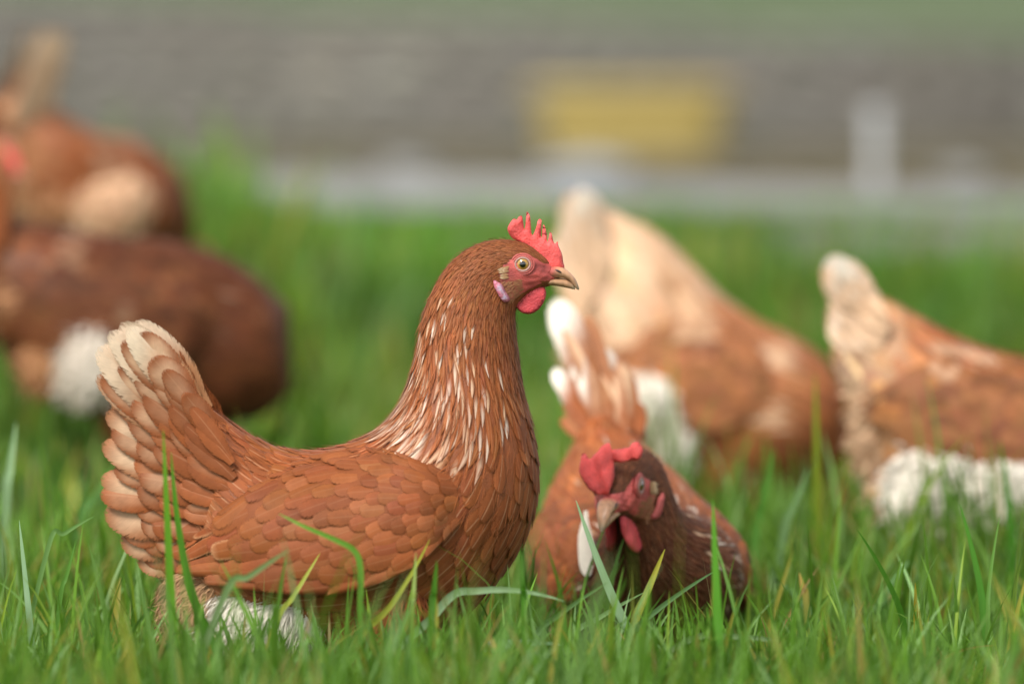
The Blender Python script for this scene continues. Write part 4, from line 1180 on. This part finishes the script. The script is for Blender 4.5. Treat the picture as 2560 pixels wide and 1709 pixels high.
def lawn():
    B = Batch(); r = np.random.default_rng(77)
    foot = [(h.matrix_basis.translation.x, h.matrix_basis.translation.y, h.rotation_euler.z) for h in HENS]
    for y0, y1, dens, hm, wm, rows, cols in ((3.6, 4.35, 5200, .090, .0046, 7, 3), (4.35, 5.9, 8400, .081, .0042, 8, 3), (5.9, 7.6, 4800, .078, .0052, 6, 2), (7.6, 9.2, 3000, .075, .0075, 5, 2), (9.2, 11.2, 2600, .05, .009, 4, 2)):
        hw = .105 * y1 + .28
        n = int((y1 - y0) * 2 * hw * dens)
        x, y = r.uniform(-hw, hw, n), r.uniform(y0, y1, n)
        q = np.stack([x, y, 0 * x], 1)
        cl = noise3(q, 2, 7.0) + .6 * noise3(q, 5, 22.)
        keep = r.uniform(0, 1, n) < np.clip(.72 + .28 * cl, .25, 1)
        keep &= y < 11.0 - .16 * x - .07
        keep &= ~((x > .45) & (y > 9.55) & (y < 10.6) & (r.uniform(0, 1, n) < .93))
        x, y, cl = x[keep], y[keep], cl[keep]; n = len(x)
        h = hm * r.lognormal(-.05, .30, n) * (1 + (.26 + .2 * sm(6.2, 7.5, y)) * cl) * np.where(r.uniform(0, 1, n) < .06, r.uniform(1.4, 2.0, n), 1)
        h = h * (1 - .75 * sm(9.4, 10.6, y)); h = np.clip(h, .015, .24)
        for hx, hy, a in foot:
            lx = (x - hx) * math.cos(a) + (y - hy) * math.sin(a); ly = -(x - hx) * math.sin(a) + (y - hy) * math.cos(a)
            ins = (lx / .24) ** 2 + (ly / .088) ** 2 < 1
            h = np.where(ins, np.minimum(h, .055), h)
        az = r.uniform(0, 2 * np.pi, n)
        lean = np.abs(r.normal(.12, .22, n)); curv = np.abs(r.normal(.35, .45, n))
        fl = r.uniform(0, 1, n) < .10
        lean = np.where(fl, r.uniform(.6, 1.2, n), lean)
        ci = r.choice(len(GREENS), n, p=GP)
        col = np.array([1.02, 1.06, .82]) * GREENS[ci] * r.lognormal(0, .16, (n, 1)) * (1 + (.20 * noise3(q[keep], 9, 2.6) + .20 * noise3(q[keep], 10, 6.5)) * sm(4.6, 6.2, y))[:, None] * (1 + np.outer((.05 + .12 * sm(5.8, 7, y)) * noise3(q[keep], 14, 3.2), [1, .1, -.4]))
        tipc = col.copy(); dry = r.uniform(0, 1, n) < .07
        tipc[dry] = np.array([.42, .31, .12])
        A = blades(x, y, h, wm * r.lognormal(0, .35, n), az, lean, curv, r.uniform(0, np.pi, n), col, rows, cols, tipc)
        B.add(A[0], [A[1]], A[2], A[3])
    n = 5200      # a thicker tuft line just in front of the two near hens
    x, y = r.uniform(-.46, .36, n), r.uniform(4.55, 4.86, n)
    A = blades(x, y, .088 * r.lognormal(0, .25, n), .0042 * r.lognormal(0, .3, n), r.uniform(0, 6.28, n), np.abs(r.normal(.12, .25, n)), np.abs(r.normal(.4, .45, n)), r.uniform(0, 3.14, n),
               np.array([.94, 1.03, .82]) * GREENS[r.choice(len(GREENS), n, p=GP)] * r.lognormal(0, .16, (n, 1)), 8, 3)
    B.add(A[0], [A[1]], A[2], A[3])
    n = 36000
    x, y = r.uniform(-3.2, 3.2, n), r.uniform(2.4, 10.9, n)
    keep = (np.abs(x) > .105 * y + .2) | (y < 3.6)
    x, y = x[keep], y[keep]; n = len(x)
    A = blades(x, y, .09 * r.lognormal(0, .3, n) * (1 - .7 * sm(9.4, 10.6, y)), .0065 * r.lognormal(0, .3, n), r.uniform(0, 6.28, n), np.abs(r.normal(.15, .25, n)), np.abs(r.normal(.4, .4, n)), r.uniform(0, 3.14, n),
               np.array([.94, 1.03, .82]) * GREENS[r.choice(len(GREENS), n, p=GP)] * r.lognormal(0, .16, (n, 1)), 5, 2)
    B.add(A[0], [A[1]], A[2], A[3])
    # single blades one notices: foot pixel, tip pixel, depth, width (mm), colour, sideways sag
    H = [(432, 1600, 408, 1075, 4.72, 8.5, (.12, .30, .02), 0), (530, 1610, 428, 1130, 4.76, 8.5, (.10, .28, .025), -.05), (900, 1560, 697, 1283, 4.72, 5.5, (.15, .34, .04), .55), (890, 1600, 1074, 1348, 4.76, 6, (.40, .42, .05), .06),
         (690, 1560, 800, 1382, 4.78, 5, (.38, .42, .06), 0), (560, 1490, 725, 1372, 4.66, 6.5, (.22, .33, .14), -.02), (1602, 1640, 1440, 1250, 4.86, 9.5, (.28, .42, .24), -.02), (1585, 1560, 1662, 1372, 4.88, 8.0, (.46, .40, .06), 0),
         (1800, 1700, 1782, 1250, 4.68, 10, (.09, .28, .015), 0), (1080, 1545, 1410, 1502, 4.80, 7.5, (.30, .44, .24), -.16), (1200, 1640, 1400, 1610, 4.82, 9, (.30, .45, .28), -.10), (1660, 1640, 2080, 1640, 4.78, 6, (.30, .42, .22), -.12),
         (1330, 1600, 1520, 1455, 4.84, 5.5, (.20, .34, .14), -.04), (1420, 1600, 1610, 1480, 4.86, 5.5, (.24, .38, .16), -.03), (1560, 1610, 1790, 1425, 4.88, 6, (.20, .34, .16), -.05), (2045, 1330, 2038, 935, 5.6, 9.5, (.20, .26, .02), 0),
         (2265, 1600, 2142, 1322, 4.98, 6, (.07, .20, .02), .06), (1890, 1330, 1935, 1120, 5.5, 9, (.12, .30, .05), 0), (1960, 1330, 2020, 1170, 5.5, 7, (.20, .34, .14), 0), (2460, 1560, 2400, 1260, 5.0, 7, (.08, .24, .025), .03),
         (2530, 1400, 2500, 1100, 5.5, 9, (.06, .20, .015), .02), (2470, 1560, 2500, 1290, 4.96, 4, (.12, .26, .04), -.03), (75, 1560, 48, 1300, 4.9, 6, (.24, .38, .20), 0), (150, 1500, 190, 1350, 4.9, 4, (.10, .24, .03), 0),
         (120, 1370, 235, 1290, 4.92, 4.5, (.16, .30, .08), -.05), (15, 1250, 40, 1055, 5.4, 9, (.26, .40, .20), 0), (200, 1300, 290, 1160, 5.6, 9, (.14, .30, .08), 0), (1310, 1520, 1302, 1380, 4.76, 5.5, (.10, .28, .03), 0),
         (1080, 1530, 1092, 1400, 4.72, 6.5, (.10, .27, .03), 0), (1030, 1540, 1040, 1380, 4.7, 4.5, (.22, .32, .05), 0), (2290, 1560, 2288, 1455, 4.95, 4.5, (.50, .38, .05), 0), (2015, 1500, 1998, 1430, 5.1, 6, (.52, .36, .10), 0), (2122, 1690, 2120, 1565, 4.8, 4, (.50, .34, .14), 0),
         (2320, 1690, 2490, 1612, 4.8, 3.5, (.42, .28, .10), -.14), (1255, 1690, 1225, 1590, 4.6, 6, (.42, .30, .08), .05), (1120, 1690, 1112, 1600, 4.6, 5, (.42, .28, .06), 0)]
    for bx, by, tx, ty, d, wd, c, sag in H:
        a, b = W(bx, by, d), W(tx, ty, d + r.uniform(-.03, .03))
        # root the blade in the ground straight below where it leaves the sward
        g = float(ground(a[0], a[1])); ex = min(1.2, max(0, a[2] - g) / max(b[2] - a[2], .01)) * .75; root_ = np.array([a[0] - (b[0] - a[0]) * ex, a[1], g - .004])
        m0 = a * .6 + b * .4
        ctrl = np.stack([root_, a, m0, b]); t = np.linspace(0, 3, 22)
        cen = crom(ctrl, t)
        vv = t / 3
        D = b - a; pn = np.array([-D[2], 0, D[0]]); 
        k = np.clip((vv - .33) / .67, 0, 1)
        cen = cen - pn[None] * (sag * 4 * k * (1 - k))[:, None]
        if sag > .3:      # folded blade: the tip third bends over
            kk = np.array([(a[0] + .004, a[1], g - .004), a + (0, 0, .0), W(902, 1440, d), W(888, 1378, d), W(830, 1345, d), W(760, 1315, d), b]); cen = crom(kk, np.linspace(0, 6, 22))
        T = nrm(np.gradient(cen, axis=0)); view = np.array([0, 1., .12]); bb = nrm(np.cross(T, view)); fn = np.cross(bb, T)
        pw = wd * .0005 * np.clip(1 - vv ** 3, 0.02, 1) ** .7 * (.75 + .25 * sm(0, .4, vv))
        u = np.array([-1, 0, 1.])
        tw = .5 * (r.uniform() - .5)
        V = cen[:, None] + bb[:, None] * (pw[:, None] * u)[..., None] * math.cos(tw) + fn[:, None] * (pw[:, None] * (u * math.sin(tw) + .35 * (1 - np.abs(u))))[..., None]
        cc = np.array(c)[None] * (.8 + .3 * vv[:, None])
        if c[0] > .35: cc = cc * sm(0, .6, vv)[:, None] + np.array([.12, .26, .03]) * (1 - sm(0, .6, vv)[:, None])
        B.add(V.reshape(-1, 3), [grid_faces(22, 3)], np.repeat(cc, 3, 0), np.stack([np.tile((u + 1) / 2, 22) + r.uniform(0, 9), np.repeat(vv, 3)], 1))
    tag(B.build('grass', M_GRASS), 'long uneven meadow grass with a few dry blades', 'grass', kind='stuff')
lawn()

def weed(px, py, d, leaves, label):
    p = W(px, py, d); g = float(ground(p[0], p[1]))
    t = empty('weed_plant', (p[0], p[1], g)); tag(t, label, 'weed', 'broad-leaved weeds')
    r = np.random.default_rng(int(px))
    for az, ln, wd, tilt in leaves:
        v = np.linspace(0, 1, 12); ph = tilt + .5 * v ** 1.5; seg = ln / 11
        hx = np.concatenate([[0], np.cumsum(np.sin(ph[:-1]) * seg)]); hz_ = np.concatenate([[0], np.cumsum(np.cos(ph[:-1]) * seg)])
        c = np.stack([hx * math.cos(az), hx * math.sin(az), hz_], 1)
        sd = np.array([-math.sin(az), math.cos(az), 0]); up = np.array([math.cos(az) * .4, math.sin(az) * .4, -.5])
        pw = wd / 2 * np.sin(np.clip(v, .03, .99) ** .8 * math.pi) ** .7
        u = np.linspace(-1, 1, 7)
        V = c[:, None] + sd * (pw[:, None] * u)[..., None] - up * (pw[:, None] * np.abs(u) * .35)[..., None] + r.normal(0, .0008, (12, 7, 3))
        uu = np.tile((u + 1) / 2, 12); 
        cc = np.tile(np.array([.12, .24, .075]), (84, 1)) * np.where(np.abs(np.tile(u, 12)) < .1, 1.25, 1)[:, None]
        mesh_obj('leaf', V.reshape(-1, 3), [grid_faces(12, 7)], M_GRASS, t, cc, np.stack([uu, np.repeat(v, 7)], 1))
weed(2125, 1590, 5.25, [(.4, .13, .024, .35), (1.5, .10, .022, .6), (2.8, .12, .024, .5), (4.0, .09, .02, .9), (5.3, .12, .024, .55), (5.9, .09, .022, .8)], 'broad-leaved weed in the grass below the pale buff hen')
